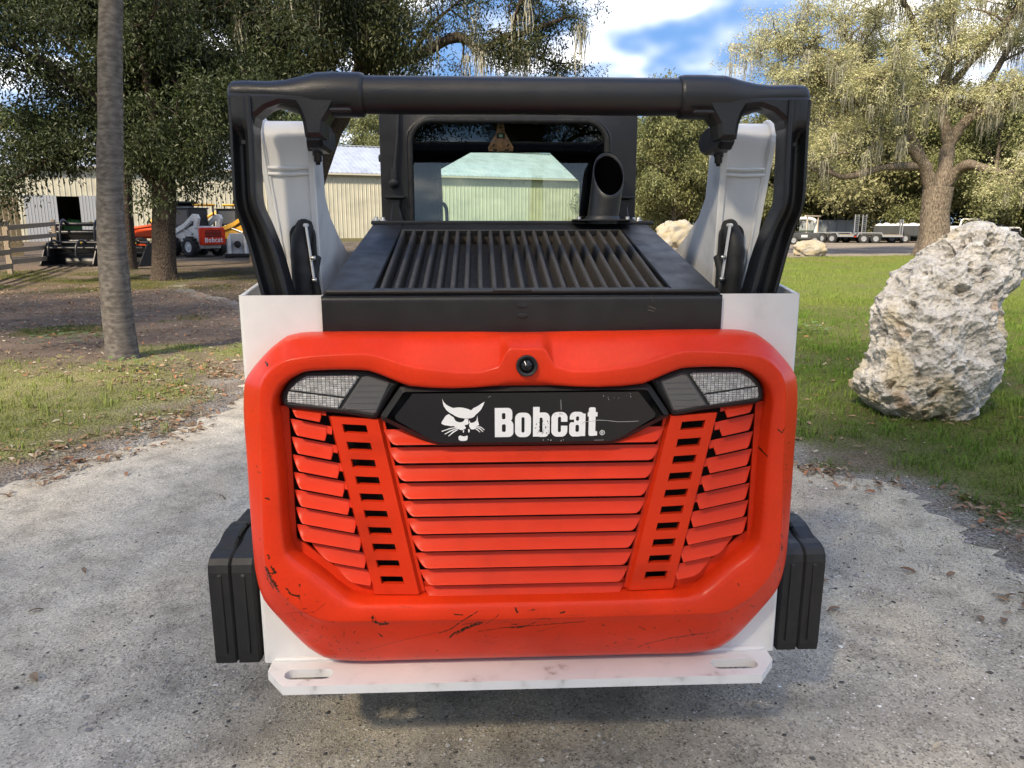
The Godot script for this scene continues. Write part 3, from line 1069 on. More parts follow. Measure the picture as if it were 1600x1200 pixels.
func build_cab() -> void:
	var g := G.new()
	var zb := -0.94
	# rear wall: outer edge and window opening share one ring of points
	var win := rrect(0.716, 0.60, 0.085, 8, Vector2(-0.004, 1.617))
	var outer := PackedVector2Array()
	for p in win:
		var d := p - Vector2(-0.004, 1.60)
		var k := minf(0.461 / maxf(absf(d.x), 1e-4), (0.345 if d.y > 0 else 0.42) / maxf(absf(d.y), 1e-4))
		outer.append(Vector2(-0.003, 1.60) + d * k)
	var rows := []
	var secs := [[1.0, -1.06], [1.0, zb - 0.014], [0.985, zb - 0.003], [0.965, zb], [0.12, zb], [0.06, zb + 0.010], [0.0, zb + 0.008], [0.0, zb - 0.05]]
	for q in secs:
		var r := PackedVector3Array()
		for i in win.size():
			var p := win[i].lerp(outer[i], q[0])
			r.append(Vector3(p.x, p.y, q[1]))
		rows.append(r)
	g.grid(rows, true, false)
	# roof, side walls with door frame and floor
	g.box(Vector3(-0.003, 1.93, -1.56), Vector3(0.92, 0.03, 1.08), 0.012)
	for s in [-1.0, 1.0]:
		g.box(Vector3(-0.003 + 0.452 * s, 1.50, -1.56), Vector3(0.02, 0.86, 1.06), 0.004)
	g.box(Vector3(-0.003, 0.98, -1.56), Vector3(0.92, 0.03, 1.1), 0.01)
	var cab := put("cab", g, M.black, loader)
	cab.set_meta("label", "black cab with a big rear window")
	# front frame with its chamfered opening
	g = G.new()
	var open := PackedVector2Array()
	for p in pv([-0.318, 1.05, 0.405, 1.05, 0.405, 1.762, 0.250, 1.905, -0.150, 1.905, -0.300, 1.825]): open.append(p)
	var fo := pv([-0.465, 0.98, 0.459, 0.98, 0.459, 1.80, 0.459, 1.935, -0.465, 1.935, -0.465, 1.86])
	for i in open.size():
		var k := (i + 1) % open.size()
		var a := open[i]
		var b := open[k]
		g.quad(Vector3(a.x, a.y, -2.09), Vector3(b.x, b.y, -2.09), Vector3(fo[k].x, fo[k].y, -2.09), Vector3(fo[i].x, fo[i].y, -2.09))
		g.quad(Vector3(a.x, a.y, -2.13), Vector3(b.x, b.y, -2.13), Vector3(b.x, b.y, -2.09), Vector3(a.x, a.y, -2.09))
	put("front_frame", g, M.liner, cab)
	g = G.new()
	g.box(Vector3(-0.003, 1.911, -1.55), Vector3(0.88, 0.006, 1.02))
	put("headliner", g, M.liner, cab)
	for s in [-1.0, 1.0]:
		g = G.new()
		g.box(Vector3(-0.003 + 0.438 * s, 1.45, -1.55), Vector3(0.006, 0.90, 1.02))
		put("side_lining", g, M.liner, cab)
	M.glass = mat(0.84, 0.95, 0.845, 0.0)
	M.glass.albedo_color.a = 0.0
	M.glass.transparency = BaseMaterial3D.TRANSPARENCY_ALPHA
	M.glass.refraction_enabled = true
	M.glass.refraction_scale = 0.05
	g = G.new()
	g.box(Vector3(-0.003, 1.46, -2.11), Vector3(0.80, 0.9, 0.006))
	put("front_glass", g, M.glass, cab)
	g = G.new()
	g.prism(rrect(0.70, 0.585, 0.08, 8, Vector2(-0.004, 1.617)), zb - 0.012, zb - 0.007)
	put("rear_window", g, M.glass, cab)
	g = G.new()
	var ring := []
	for q in [[0.004, 0.004], [0.0, 0.011], [-0.010, 0.012], [-0.016, 0.006], [-0.016, -0.004]]:
		var r := PackedVector3Array()
		for p in G.inset(win, -q[0] * 1.0):
			r.append(Vector3(p.x, p.y, zb + q[1]))
		ring.append(r)
	g.grid(ring, true)
	put("window_seal", g, M.rubber, cab)
	# wiper with its motor cap, bracket feet, side bolt
	g = G.new()
	g.tube([Vector3(-0.392, 1.95, zb + 0.012), Vector3(-0.399, 1.84, zb + 0.018), Vector3(-0.412, 1.725, zb + 0.02)], [0.006, 0.006, 0.007], 8)
	var wi := put("wiper_arm", g, M.plastic, cab)
	g = G.new()
	g.xf = Transform3D(Basis(Vector3.RIGHT, PI / 2), Vector3(-0.415, 1.695, zb))
	g.lathe(pv([0.0, 0.035, 0.010, 0.034, 0.017, 0.024, 0.019, 0.0]), 16)
	g.xf = Transform3D()
	g.box(Vector3(-0.413, 1.725, zb + 0.015), Vector3(0.022, 0.04, 0.022), 0.005)
	put("wiper_cap", g, M.plastic, cab)
	for s in [-1, 1]:
		g = side(s)
		g.prism(pv([-0.432, 1.64, -0.392, 1.64, -0.396, 1.61, -0.383, 1.555, -0.432, 1.555, -0.424, 1.61]), zb - 0.002, zb + 0.03, 0.004)
		g.box(Vector3(-0.412, 1.645, zb + 0.02), Vector3(0.07, 0.008, 0.05), 0.002)
		put("hinge_bracket", g, M.black, cab)
	g = G.new()
	g.xf = Transform3D(Basis(Vector3.BACK, PI / 2), Vector3(-0.462, 1.785, -1.0))
	g.lathe(pv([0.0, 0.014, 0.012, 0.012, 0.016, 0.0]), 12)
	put("bolt", g, M.plastic, cab)
	# inside: seat and grab bar
	g = G.new()
	g.box(Vector3(0, 1.20, -1.30), Vector3(0.46, 0.50, 0.10), 0.04, Basis(Vector3.RIGHT, 0.12))
	g.box(Vector3(0, 1.05, -1.55), Vector3(0.48, 0.12, 0.46), 0.04)
	put("seat", g, M.rubber, cab)
	g = G.new()
	var gp := [Vector3(-0.305, 1.83, -2.02), Vector3(-0.298, 1.70, -2.02), Vector3(-0.298, 1.40, -2.02)]
	g.tube(gp, [0.008, 0.008, 0.008], 8)
	g.tube(catmull([Vector3(-0.345, 1.655, -2.0), Vector3(-0.300, 1.655, -2.0), Vector3(-0.275, 1.635, -2.0), Vector3(-0.270, 1.58, -2.0), Vector3(-0.270, 1.40, -2.0)], 4), range(17).map(func(_k): return 0.009), 8)
	g.box(Vector3(-0.310, 1.725, -2.02), Vector3(0.03, 0.10, 0.03), 0.008)
	put("grab_bar", g, M.plastic, cab)
	# slatted tag that hangs behind the glass
	var tagn := thing("hanging_tag", "small wooden triangular tag hanging inside the cab rear window", "tag", Vector3(-0.032, 1.905, -0.985))
	g = G.new()
	g.prism(pv([-0.009, 0.012, 0.009, 0.012, 0.016, -0.03, 0.046, -0.082, 0.044, -0.095, -0.044, -0.095, -0.046, -0.082, -0.016, -0.03]), -0.004, 0.004, 0.001)
	var wood := mat(0.46, 0.185, 0.085, 0.6)
	wood.albedo_texture = ntex(0.03, 4, 91, [[0.0, 0.6], [1.0, 1.0]], 256)
	tri_uv(wood, 6.0, false)
	put("board", g, wood, tagn)
	g = G.new()
	g.box(Vector3(0, -0.042, 0.0048), Vector3(0.030, 0.018, 0.0015))
	for x in [-0.026, 0.026]: g.box(Vector3(x, -0.075, 0.0048), Vector3(0.012, 0.005, 0.0015), 0, Basis(Vector3.BACK, 0.8))
	for x in [-0.020, 0.022]: g.box(Vector3(x, -0.0915, 0.0048), Vector3(0.014, 0.006, 0.0015))
	g.box(Vector3(0, -0.008, 0.0048), Vector3(0.003, 0.022, 0.0015))
	g.box(Vector3(0, -0.014, 0.0048), Vector3(0.014, 0.003, 0.0015))
	stuff(put("burnt_mark", g, M.dark, tagn))
	g = G.new()
	g.box(Vector3(0, -0.042, 0.0058), Vector3(0.012, 0.009, 0.001))
	put("picture", g, mat(0.28, 0.34, 0.25, 0.4), tagn)
	g = G.new()
	g.tube([Vector3(0, 0.008, 0.002), Vector3(0, 0.03, 0.0)], [0.0015, 0.0015], 5)
	put("cord", g, M.rubber, tagn)

func ear(z0: float, y0: float, r: float, from: float, to: float, n := 12) -> Array:
	var out := []
	for k in n + 1:
		var a := lerpf(from, to, float(k) / n)
		out.append_array([z0 + cos(a) * r, y0 + sin(a) * r])
	return out

func build_arm(s: int) -> void:
	var g := side(s)
	# inner plate widens forward as it goes down; outer plate leans out; the rear face sits between them
	var inner := ear(-0.345, 1.775, 0.068, 0.0, 2.6)
	inner.append_array([-0.402, 1.72, -0.42, 1.63, -0.48, 1.575, -0.60, 1.52, -0.80, 1.445, -1.05, 1.38, -1.05, 1.0, -0.33, 1.0, -0.305, 1.4])
	g.plate_x(pv(inner), -0.578, -0.562, 0.003)
	var outer := ear(-0.345, 1.775, 0.066, 0.0, 3.0)
	outer.append_array([-0.43, 1.6, -0.48, 1.25, -0.46, 1.05, -0.345, 1.05, -0.315, 1.4])
	g.xf = Transform3D(Basis(Vector3.BACK, 0.095), Vector3.ZERO)
	g.xf.origin = Vector3(-0.706, 1.80, 0) - g.xf.basis * Vector3(-0.699, 1.80, 0)
	g.plate_x(pv(outer), -0.708, -0.692, 0.003)
	g.xf = Transform3D()
	# face plate: over the boss at the top, then down
	var rows := []
	for k in 15:
		var y: float
		var z: float
		if k < 7:
			var a := PI * 0.75 - PI * 0.75 * k / 6.0
			y = 1.775 + sin(a) * 0.056
			z = -0.345 + cos(a) * 0.056
		else:
			y = 1.775 - (k - 6) * 0.082
			z = -0.289 - (k - 6) * 0.0045
		var xo := -0.702 + maxf(0.0, 1.80 - y) * 0.105
		rows.append(PackedVector3Array([Vector3(xo, y, z), Vector3(lerpf(xo, -0.578, 0.5), y, z), Vector3(-0.577, y, z)]))
	g.grid(rows, false, true)
	# cross bar weld and edge beads
	for y in [1.700, 1.684]:
		g.tube([Vector3(-0.690, y + 0.002, -0.291), Vector3(-0.63, y, -0.290), Vector3(-0.578, y + 0.003, -0.291)], [0.005, 0.006, 0.005], 7)
	for xx in [[-0.698, -0.650], [-0.580, -0.579]]:
		var pts := []
		var rad := []
		for k in 14:
			var y := 1.78 - k * 0.034
			pts.append(Vector3(lerpf(xx[0], xx[1], k / 13.0) , y, -0.290 - (1.775 - y) * 0.055))
			rad.append(0.0045 + 0.0012 * (k % 2))
		g.tube(pts, rad, 7)
	# forward beam down to the front of the loader
	g.box(Vector3(-0.64, 1.02, -1.35), Vector3(0.12, 0.20, 1.5), 0.01, Basis(Vector3.RIGHT, -0.28))
	var arm := put("lift_arm", g, M.white, loader)
	arm.set_meta("label", "white lift arm, %s of the cab" % ("left" if s < 0 else "right"))
	# pivot boss with grease bolt, in the black lug of the link
	g = side(s)
	g.xf = Transform3D(Basis(Vector3.BACK, PI / 2), Vector3(-0.516, 1.775, -0.295))
	g.lathe(pv([0.0, 0.0, 0.030, 0.0, 0.034, 0.004, 0.034, 0.06, 0.0, 0.06]), 24)
	put("pivot_pin", g, M.cast, arm)
	g = side(s)
	g.xf.origin = Vector3(-0.548, 1.728, -0.262)
	g.lathe(pv([0.0, -0.020, 0.006, -0.020, 0.007, -0.012, 0.011, -0.012, 0.011, 0.004, 0.014, 0.004, 0.014, 0.02]), 6)
	put("bolt", g, M.black, arm)
	# hose bundle in its slot, and a thin white clip plate
	g = side(s)
	g.prism(rrect(0.072, 0.20, 0.03, 5, Vector2(-0.606, 1.452)), -0.312, -0.286, 0.003)
	put("hose_guard", g, M.plastic, arm)
	g = side(s)
	var hp := catmull([Vector3(-0.600, 1.545, -0.31), Vector3(-0.606, 1.50, -0.262), Vector3(-0.604, 1.43, -0.245), Vector3(-0.600, 1.34, -0.25), Vector3(-0.595, 1.20, -0.26)], 5)
	var hr := []
	for k in hp.size(): hr.append(0.0265 + 0.0015 * sin(k * 1.9))
	g.tube(hp, hr, 14)
	put("hose", g, M.rubber, arm)
	g = side(s)
	hp = catmull([Vector3(-0.570, 1.46, -0.29), Vector3(-0.574, 1.41, -0.262), Vector3(-0.566, 1.35, -0.255), Vector3(-0.56, 1.2, -0.26)], 5)
	hr = []
	for k in hp.size(): hr.append(0.013)
	g.tube(hp, hr, 10)
	put("hose", g, M.rubber, arm)
	g = side(s)
	g.box(Vector3(-0.578, 1.475, -0.245), Vector3(0.0045, 0.15, 0.016), 0.0015, Basis(Vector3.BACK, 0.10))
	g.box(Vector3(-0.587, 1.548, -0.252), Vector3(0.011, 0.010, 0.03), 0.003)
	put("clip_plate", g, M.white, arm)
	for y in [1.46, 1.40]:
		g = side(s)
		g.xf = Transform3D(Basis(Vector3.BACK, PI / 2), Vector3(-0.562, y, -0.235))
		g.lathe(pv([0.0, 0.0, 0.006, 0.0, 0.006, 0.012, 0.0, 0.012]), 6)
		put("bolt", g, M.steel, arm)

func build_rollbar() -> void:
	var g := G.new()
	g.tube([Vector3(-0.43, 1.872, -0.16), Vector3(0.0, 1.873, -0.16), Vector3(0.43, 1.872, -0.16)], [0.0465, 0.0465, 0.0465], 40)
	var bar := put("cross_tube", g, M.cast, loader)
	bar.set_meta("label", "black cross tube joining the two rear links")
	for s in [-1, 1]:
		g = side(s)
		# sleeve that flattens into the link head
		var rows := []
		for q in [[-0.402, 0.0475, 0.0475, 0.0], [-0.403, 0.052, 0.052, 0.0], [-0.412, 0.0545, 0.0545, 0.0], [-0.47, 0.055, 0.056, 0.0], [-0.52, 0.054, 0.056, -0.001], [-0.56, 0.047, 0.052, -0.004], [-0.60, 0.036, 0.048, -0.002], [-0.64, 0.031, 0.046, 0.0], [-0.70, 0.031, 0.045, 0.001], [-0.725, 0.030, 0.043, 0.001], [-0.734, 0.025, 0.036, 0.0], [-0.737, 0.0, 0.0, 0.0]]:
			var r := PackedVector3Array()
			for i in 28:
				var a := TAU * i / 28
				r.append(Vector3(q[0], 1.872 + q[3] + sin(a) * q[1], -0.16 + cos(a) * q[2]))
			rows.append(r)
		g.grid(rows, true, true)
		# web under the head that arches over the lift arm and drops into the lug
		var web := pv([-0.733, 1.87, -0.732, 1.80, -0.675, 1.785, -0.668, 1.812, -0.640, 1.833, -0.605, 1.845, -0.570, 1.842, -0.560, 1.825, -0.552, 1.80, -0.548, 1.765, -0.502, 1.765, -0.497, 1.80, -0.478, 1.828, -0.455, 1.87])
		g.prism(web, -0.185, -0.108, 0.010)
		# lug reaching forward to the pin
		g.plate_x(pv([-0.125, 1.80, -0.125, 1.758, -0.15, 1.742, -0.28, 1.738, -0.32, 1.746, -0.342, 1.775, -0.33, 1.80, -0.25, 1.815]), -0.546, -0.510, 0.008)
		# S-shaped leg: channel section swept down into the tower
		var path := catmull([Vector3(-0.702, 1.86, -0.15), Vector3(-0.702, 1.78, -0.150), Vector3(-0.704, 1.68, -0.150), Vector3(-0.704, 1.60, -0.152), Vector3(-0.690, 1.54, -0.17), Vector3(-0.672, 1.47, -0.175), Vector3(-0.652, 1.37, -0.18), Vector3(-0.625, 1.24, -0.19)], 6)
		rows = []
		for k in path.size():
			var p: Vector3 = path[k]
			var t: Vector3 = (path[mini(k + 1, path.size() - 1)] - path[maxi(k - 1, 0)]).normalized()
			var sx := Vector3(-t.y, t.x, 0).normalized()
			if sx.x < 0: sx = -sx
			var w := 0.0285 + 0.007 * ss(1.62, 1.42, p.y)
			var f := ss(1.80, 1.77, p.y)    # channel opens below the head
			var r := PackedVector3Array()
			for q in [[-1.0, -0.028], [-1.0, 0.043], [-0.95, 0.050], [-0.74, 0.050], [-0.70, 0.046], [-0.66, 0.050 - 0.036 * f], [0.02, 0.050 - 0.034 * f], [0.16, 0.050 - 0.02 * f], [0.30, 0.050 - 0.012 * f], [0.46, 0.050 - 0.012 * f], [0.56, 0.046], [0.64, 0.050], [0.95, 0.050], [1.0, 0.043], [1.0, -0.028]]:
				r.append(p + sx * w * q[0] + Vector3(0, 0, q[1]))
			rows.append(r)
		g.grid(rows, true, true)
		var lk := put("rear_link", g, M.cast, loader)
		lk.set_meta("label", "black cast S-shaped link, %s side" % ("left" if s < 0 else "right"))
		g = side(s)
		g.xf = Transform3D(Basis(Vector3.RIGHT, PI / 2), Vector3(-0.71, 1.752, -0.122))
		g.box(Vector3(0.012, 0, 0), Vector3(0.022, 0.006, 0.012), 0.002)
		put("grease_point", g, M.black_hood, lk)
		g = side(s)
		g.box(Vector3(-0.456, 1.828, -0.104), Vector3(0.055, 0.010, 0.012), 0.004)
		put("retainer", g, M.black_hood, lk)

func build_weights(s: int) -> void:
	for k in 2:
		var g := side(s)
		var x0 := -0.884 + 0.0655 * k
		var prof := pv([-0.135, 0.306, -0.130, 0.330, -0.126, 0.59, -0.130, 0.612, -0.145, 0.626, -0.165, 0.632, -0.30, 0.640, -0.52, 0.632, -0.54, 0.60, -0.54, 0.33, -0.52, 0.306])
		g.plate_x(prof, x0, x0 + 0.0625, 0.007)
		g.plate_x(pv([-0.126, 0.34, -0.1235, 0.345, -0.1235, 0.58, -0.126, 0.585, -0.2, 0.585, -0.2, 0.34]), x0 + 0.026, x0 + 0.0365, 0.0015)
		for arch in [[-0.175,0.626, -0.21,0.640, -0.245,0.652, -0.245,0.634, -0.23,0.630, -0.215,0.626], [-0.245,0.652, -0.27,0.657, -0.33,0.657, -0.33,0.639, -0.28,0.639, -0.245,0.634], [-0.33,0.657, -0.36,0.652, -0.40,0.626, -0.37,0.626, -0.35,0.634, -0.33,0.639]]:
			g.plate_x(pv(arch), x0 + 0.006, x0 + 0.0565, 0.006)
		var o := put("suitcase_weight", g, M.plastic, loader)
		o.set_meta("label", "%s black suitcase weight on the %s side" % [["outer", "inner"][k], "left" if s < 0 else "right"])

func build_wheels() -> void:
	for s in [-1, 1]:
		for z in [-0.92, -1.85]:
			var g := side(s)
			g.xf = Transform3D(Basis(Vector3.BACK, PI / 2), Vector3(-0.715, 0.385, z))
			g.lathe(pv([0.20, 0.10, 0.22, 0.118, 0.30, 0.125, 0.355, 0.118, 0.375, 0.09, 0.38, 0.0, 0.375, -0.09, 0.355, -0.118, 0.30, -0.125, 0.22, -0.118, 0.20, -0.10]), 36)
			for k in 22:
				for e in [-1, 1]:
					g.box(Basis(Vector3.UP, TAU * (k + 0.5 * (e + 1) * 0.5) / 22) * Vector3(0.380, 0, 0) + Vector3(0, 0.055 * e, 0), Vector3(0.022, 0.10, 0.042), 0.004, Basis(Vector3.UP, TAU * (k + 0.5 * (e + 1) * 0.5) / 22) * Basis(Vector3.RIGHT, 0.5 * e))
			var w := put("wheel", g, M.rubber, loader)
			g = side(s)
			g.xf = Transform3D(Basis(Vector3.BACK, PI / 2), Vector3(-0.715, 0.385, z))
			g.lathe(pv([0.0, 0.05, 0.07, 0.05, 0.08, 0.03, 0.15, 0.03, 0.19, 0.09, 0.21, 0.105, 0.21, -0.1, 0.0, -0.1]), 28)
			put("rim", g, M.white, w)

# ------------------------------------------------------------------ ground, drive, lawn
var F1: FastNoiseLite
var F2: FastNoiseLite
var F3: FastNoiseLite
const EDGE := [7.0, -3.7, 3.3, 2.0, -3.3, 2.7, -1.2, -3.1, 2.33, -2.4, -3.0, 2.40, -2.75, -2.95, 1.98, -3.8, -2.45, 1.85, -5.0, -2.25, 1.7, -6.2, -2.55, 1.6, -8.0, -2.5, 1.4, -12.0, -4.0, 0.6, -18.0, -7.5, -2.0, -24.0, -12.0, -5.0, -29.0, -15.0, -7.0]
func edges(z: float) -> Vector2:
	for i in range(0, EDGE.size() - 3, 3):
		if z <= EDGE[i] and z >= EDGE[i + 3]:
			var t: float = (EDGE[i] - z) / (EDGE[i] - EDGE[i + 3])
			t = t * t * (3 - 2 * t) * 0.5 + t * 0.5
			return Vector2(lerpf(EDGE[i + 1], EDGE[i + 4], t), lerpf(EDGE[i + 2], EDGE[i + 5], t))
	return Vector2(EDGE[1], EDGE[2]) if z > 0 else Vector2(-1e3, -1e3)
func mixc(a: Color, b: Color, t: float) -> Color:
	return a.lerp(b, clampf(t, 0, 1))
# how much grass stands at a point, 0 bare .. 1 lush
func grassy(x: float, z: float) -> float:
	var n := F1.get_noise_2d(x * 1.0, z * 1.0)
	var n2 := F2.get_noise_2d(x, z)
	if z < -33.0 - 0.25 * (x - 12.0) and x > 8.0 and z > -70.0: return 0.0        # the lot
	if x > 0.0:
		var e := edges(z)
		var d := x - e.y if e.y > -100 else 4.0
		return clampf(0.85 + n * 0.4 + n2 * 0.25, 0, 1) * ss(-0.05, 0.75, d + n2 * 0.7)
	var v := 0.0
	var e2 := edges(z)
	var dl := e2.x - x if e2.x > -100 else 10.0
	v = maxf(v, ss(0.1, 1.0, dl + n2 * 0.6) * ss(-7.6, -6.0, z + n * 0.9 + dl * 0.05) * (0.72 + n * 0.5))      # verge by the drive
	v = maxf(v, ss(0.12, 0.5, n + n2 * 0.3) * 0.75 * ss(-12.5, -10.5, z) * ss(-6.0, -8.0, z))
	v = maxf(v, ss(-15.0, -17.0, z) * ss(-25.0, -22.5, z) * ss(-0.35, 0.25, n) * 0.8)                          # strip by the fence
	if z < -40.0 and x > -24.0: v = maxf(v, ss(-52.0, -55.0, z) * 0.7)
	return clampf(v, 0, 1)
func ground_color(x: float, z: float) -> Color:
	var n := F1.get_noise_2d(x * 1.7, z * 1.7)
	var n2 := F2.get_noise_2d(x * 1.3, z * 1.3)
	var n3 := F3.get_noise_2d(x, z)
	var g := grassy(x, z)
	var soil := mixc(Color(0.195, 0.155, 0.125), Color(0.30, 0.235, 0.185), 0.5 + n2 * 0.9 + n3 * 0.4)
	var sand := mixc(Color(0.468, 0.436, 0.390), Color(0.338, 0.312, 0.273), 0.4 + n2 + n3 * 0.5)
	var grass := mixc(Color(0.081, 0.101, 0.029), Color(0.176, 0.163, 0.049), 0.45 + n * 0.9 + n3 * 0.4)
	if x < 0.0 and z > -9.0: grass = mixc(grass, Color(0.38, 0.42, 0.13), 0.75)
	if x > 0.5: grass = mixc(grass, Color(0.125, 0.175, 0.042), 0.6)
	if x > 2.0 and z < -9.0: grass = mixc(grass, Color(0.23, 0.29, 0.066), ss(-9, -17, z) * 0.8)
	if x > 2.0 and z < -27.0: grass = mixc(grass, Color(0.312, 0.247, 0.104), ss(-27, -31, z) * (0.5 + n))
	var e := edges(z)
	var out := 9.0
	if e.x > -100: out = maxf(e.x - x, x - e.y)
	var c := soil
	if x > 0.0: c = mixc(Color(0.208, 0.169, 0.117), soil, 0.4 + n3)
	c = mixc(c, sand, ss(0.55, -0.1, out + n2 * 0.5 + n3 * 0.25))
	if x < 0: c = mixc(c, sand, ss(0.25, 0.6, n2 + n3 * 0.5) * 0.5 * ss(-7, -4, z))
	if x < 1.0: c = mixc(c, mixc(Color(0.21, 0.18, 0.152), Color(0.14, 0.117, 0.097), 0.5 + n2 + n), ss(-22.5, -26.0, z + n * 2.0 - x * 0.12) * ss(-60, -50, z))
	c = mixc(c, grass, g * 0.92)
	if z < -66.0: c = mixc(c, Color(0.07, 0.065, 0.03), ss(-66, -72, z))
	return c

func spread(lo: float, hi: float, fine0: float, fine1: float, step: float, grow: float) -> PackedFloat32Array:
	var out := PackedFloat32Array()
	var x := fine0
	var s := step
	var left := []
	while x > lo:
		s *= grow
		x -= s
		left.append(maxf(x, lo))
	left.reverse()
	for q in left: out.append(q)
	x = fine0
	while x < fine1:
		out.append(x)
		x += step
	s = step
	while x < hi:
		out.append(x)
		s *= grow
		x += s
	out.append(hi)
	return out

func build_ground() -> void:
	F1 = noise(0.35, 4, 101)
	F2 = noise(1.1, 4, 102)
	F3 = noise(5.0, 3, 103)
	var xs := spread(-260.0, 260.0, -9.0, 9.0, 0.10, 1.035)
	var zs := spread(-330.0, 60.0, -13.0, 2.0, 0.10, 1.03)
	var rows := []
	var cols := []
	for j in range(zs.size() - 1, -1, -1):
		var z := zs[j]
		var r := PackedVector3Array()
		var cc := PackedColorArray()
		for x in xs:
			var y := gh(x, z)
			var e := edges(z)
			if e.x > -100 and x > e.x - 0.3 and x < e.y + 0.3: y -= 0.0
			elif z > -40: y += 0.012 * F2.get_noise_2d(x, z) * (1.0 if absf(z) > 2.5 else 0.5) + 0.01 * grassy(x, z)
			r.append(Vector3(x, y, z))
			cc.append(ground_color(x, z))
		rows.append(r)
		cols.append(cc)
	var g := G.new()
	g.grid(rows, false, false, cols)
	M.soil = mat(1, 1, 1, 0.95)
	M.soil.vertex_color_use_as_albedo = true
	M.soil.albedo_texture = ntex(0.06, 5, 111, [[0.0, 0.55], [0.35, 0.8], [0.6, 0.95], [1.0, 1.0]], 1024)
	M.soil.heightmap_enabled = true
	M.soil.heightmap_texture = ntex(0.07, 5, 112, [], 1024)
	M.soil.heightmap_scale = 2.5
	M.soil.specular_mode = BaseMaterial3D.SPECULAR_DISABLED
	tri_uv(M.soil, 0.55)
	var o := put("ground", g, M.soil)
	setting(o, "level ground of soil, thin grass and leaf litter")
	# worn drive of asphalt and crushed stone with pale sand on its left
	rows = []
	cols = []
	var z := 7.0
	while z > -28.5:
		var e := edges(z)
		var r := PackedVector3Array()
		var cc := PackedColorArray()
		var n := 110
		for k in n + 1:
			var jl := 0.16 * F2.get_noise_2d(z * 2.1, 7.0) + 0.07 * F3.get_noise_2d(z * 2.0, 3.0)
			var jr := 0.18 * F2.get_noise_2d(z * 1.9, 17.0) + 0.08 * F3.get_noise_2d(z * 2.0, 13.0)
			var x := lerpf(e.x + jl, e.y + jr, float(k) / n)
			var q := F1.get_noise_2d(x * 1.5 + z * 0.55, z * 1.1)
			var q2 := F2.get_noise_2d(x * 1.2, z * 0.6)
			var q3 := F3.get_noise_2d(x * 1.4, z * 1.4)
			r.append(Vector3(x, gh(x, z) + 0.005 + 0.004 * q, z))
			var asphalt := mixc(Color(0.432, 0.402, 0.351), Color(0.647, 0.611, 0.536), 0.45 + q * 0.8 + q2 * 0.4)
			asphalt = mixc(asphalt, Color(0.673, 0.611, 0.481), ss(0.1, 0.6, q2 + q) * 0.6)
			var sand := mixc(Color(0.80, 0.755, 0.66), Color(0.67, 0.605, 0.50), 0.4 + q2 + q3 * 0.4)
			var line := -1.15 + 0.16 * (z + 2.0) + q * 0.55    # where the sand has blown over
			var k1 := ss(line + 0.55, line - 0.75, x + q3 * 0.25 + q2 * 0.3) * ss(4.0, 0.5, z) + ss(-3.0, -5.5, z) * 0.85
			var c := mixc(asphalt, sand, k1)
			# tyre track of paler sand, and a dusty right margin
			c = mixc(c, Color(0.768, 0.725, 0.634), ss(0.35, 0.0, absf(x - e.x - 0.75 - 0.2 * q)) * 0.5 * ss(1.5, -1, z))
			c = mixc(c, Color(0.768, 0.703, 0.557), ss(0.75, 0.05, e.y - x + q2 * 0.5) * 0.7)
			c = mixc(c, mixc(Color(0.19, 0.16, 0.132), Color(0.13, 0.11, 0.09), 0.5 + q + q2), ss(-8.0, -12.0, z))
			cc.append(c)
		rows.append(r)
		cols.append(cc)
		z -= 0.055 if z > -7.0 and z < 2.0 else 0.2
	g = G.new()
	g.grid(rows, false, false, cols)
	M.road = mat(1, 1, 1, 0.93)
	M.road.vertex_color_use_as_albedo = true
	var agg := noise(0.085, 1, 121, FastNoiseLite.TYPE_CELLULAR)
	agg.cellular_return_type = FastNoiseLite.RETURN_CELL_VALUE
	var at := ntex(0.085, 1, 121, [[0.0, 0.66], [0.08, 0.72], [0.16, 0.82], [0.5, 0.88], [0.86, 0.93], [0.93, 1.0], [1.0, 1.0]], 1024)
	at.noise = agg
	M.road.albedo_texture = at
	M.road.detail_enabled = true
	M.road.detail_blend_mode = BaseMaterial3D.BLEND_MODE_MUL
	M.road.detail_albedo = ntex(0.012, 6, 124, [[0.0, Color(0.80, 0.79, 0.77)], [0.45, Color(0.95, 0.94, 0.92)], [0.7, Color(1.0, 0.99, 0.965)], [1.0, Color(1.0, 0.99, 0.965)]], 1024)
	M.road.detail_uv_layer = BaseMaterial3D.DETAIL_UV_2
	M.road.uv2_triplanar = true
	M.road.uv2_world_triplanar = true
	M.road.uv2_scale = Vector3.ONE * 0.31
	M.road.heightmap_enabled = true
	M.road.heightmap_texture = ntex(0.085, 2, 121, [], 1024, FastNoiseLite.TYPE_CELLULAR)
	M.road.heightmap_scale = 0.3
	M.road.specular_mode = BaseMaterial3D.SPECULAR_DISABLED
	tri_uv(M.road, 1.75)
	o = put("drive", g, M.road)
	setting(o, "worn grey asphalt drive dusted with pale sand")
	# gravel parking lot beyond the lawn on the right
	rows = []
	cols = []
	for j in 60:
		var r := PackedVector3Array()
		var cc := PackedColorArray()
		for i in 90:
			var x := 7.0 + i * 0.62
			var t := j / 59.0
			var zn := -32.6 - 0.22 * (x - 12.0) + 0.5 * F1.get_noise_2d(x, 3.0)
			var zz := lerpf(zn, -70.0, t)
			r.append(Vector3(x, gh(x, zz) + 0.02, zz))
			cc.append(mixc(Color(0.26, 0.235, 0.21), Color(0.37, 0.33, 0.29), 0.5 + F1.get_noise_2d(x * 0.5, zz * 0.9) + 0.5 * ss(0.3, 0.0, t)))
		rows.append(r)
		cols.append(cc)
	g = G.new()
	g.grid(rows, false, false, cols)
	o = put("gravel_lot", g, M.road)
	setting(o, "pale gravel lot beyond the lawn")

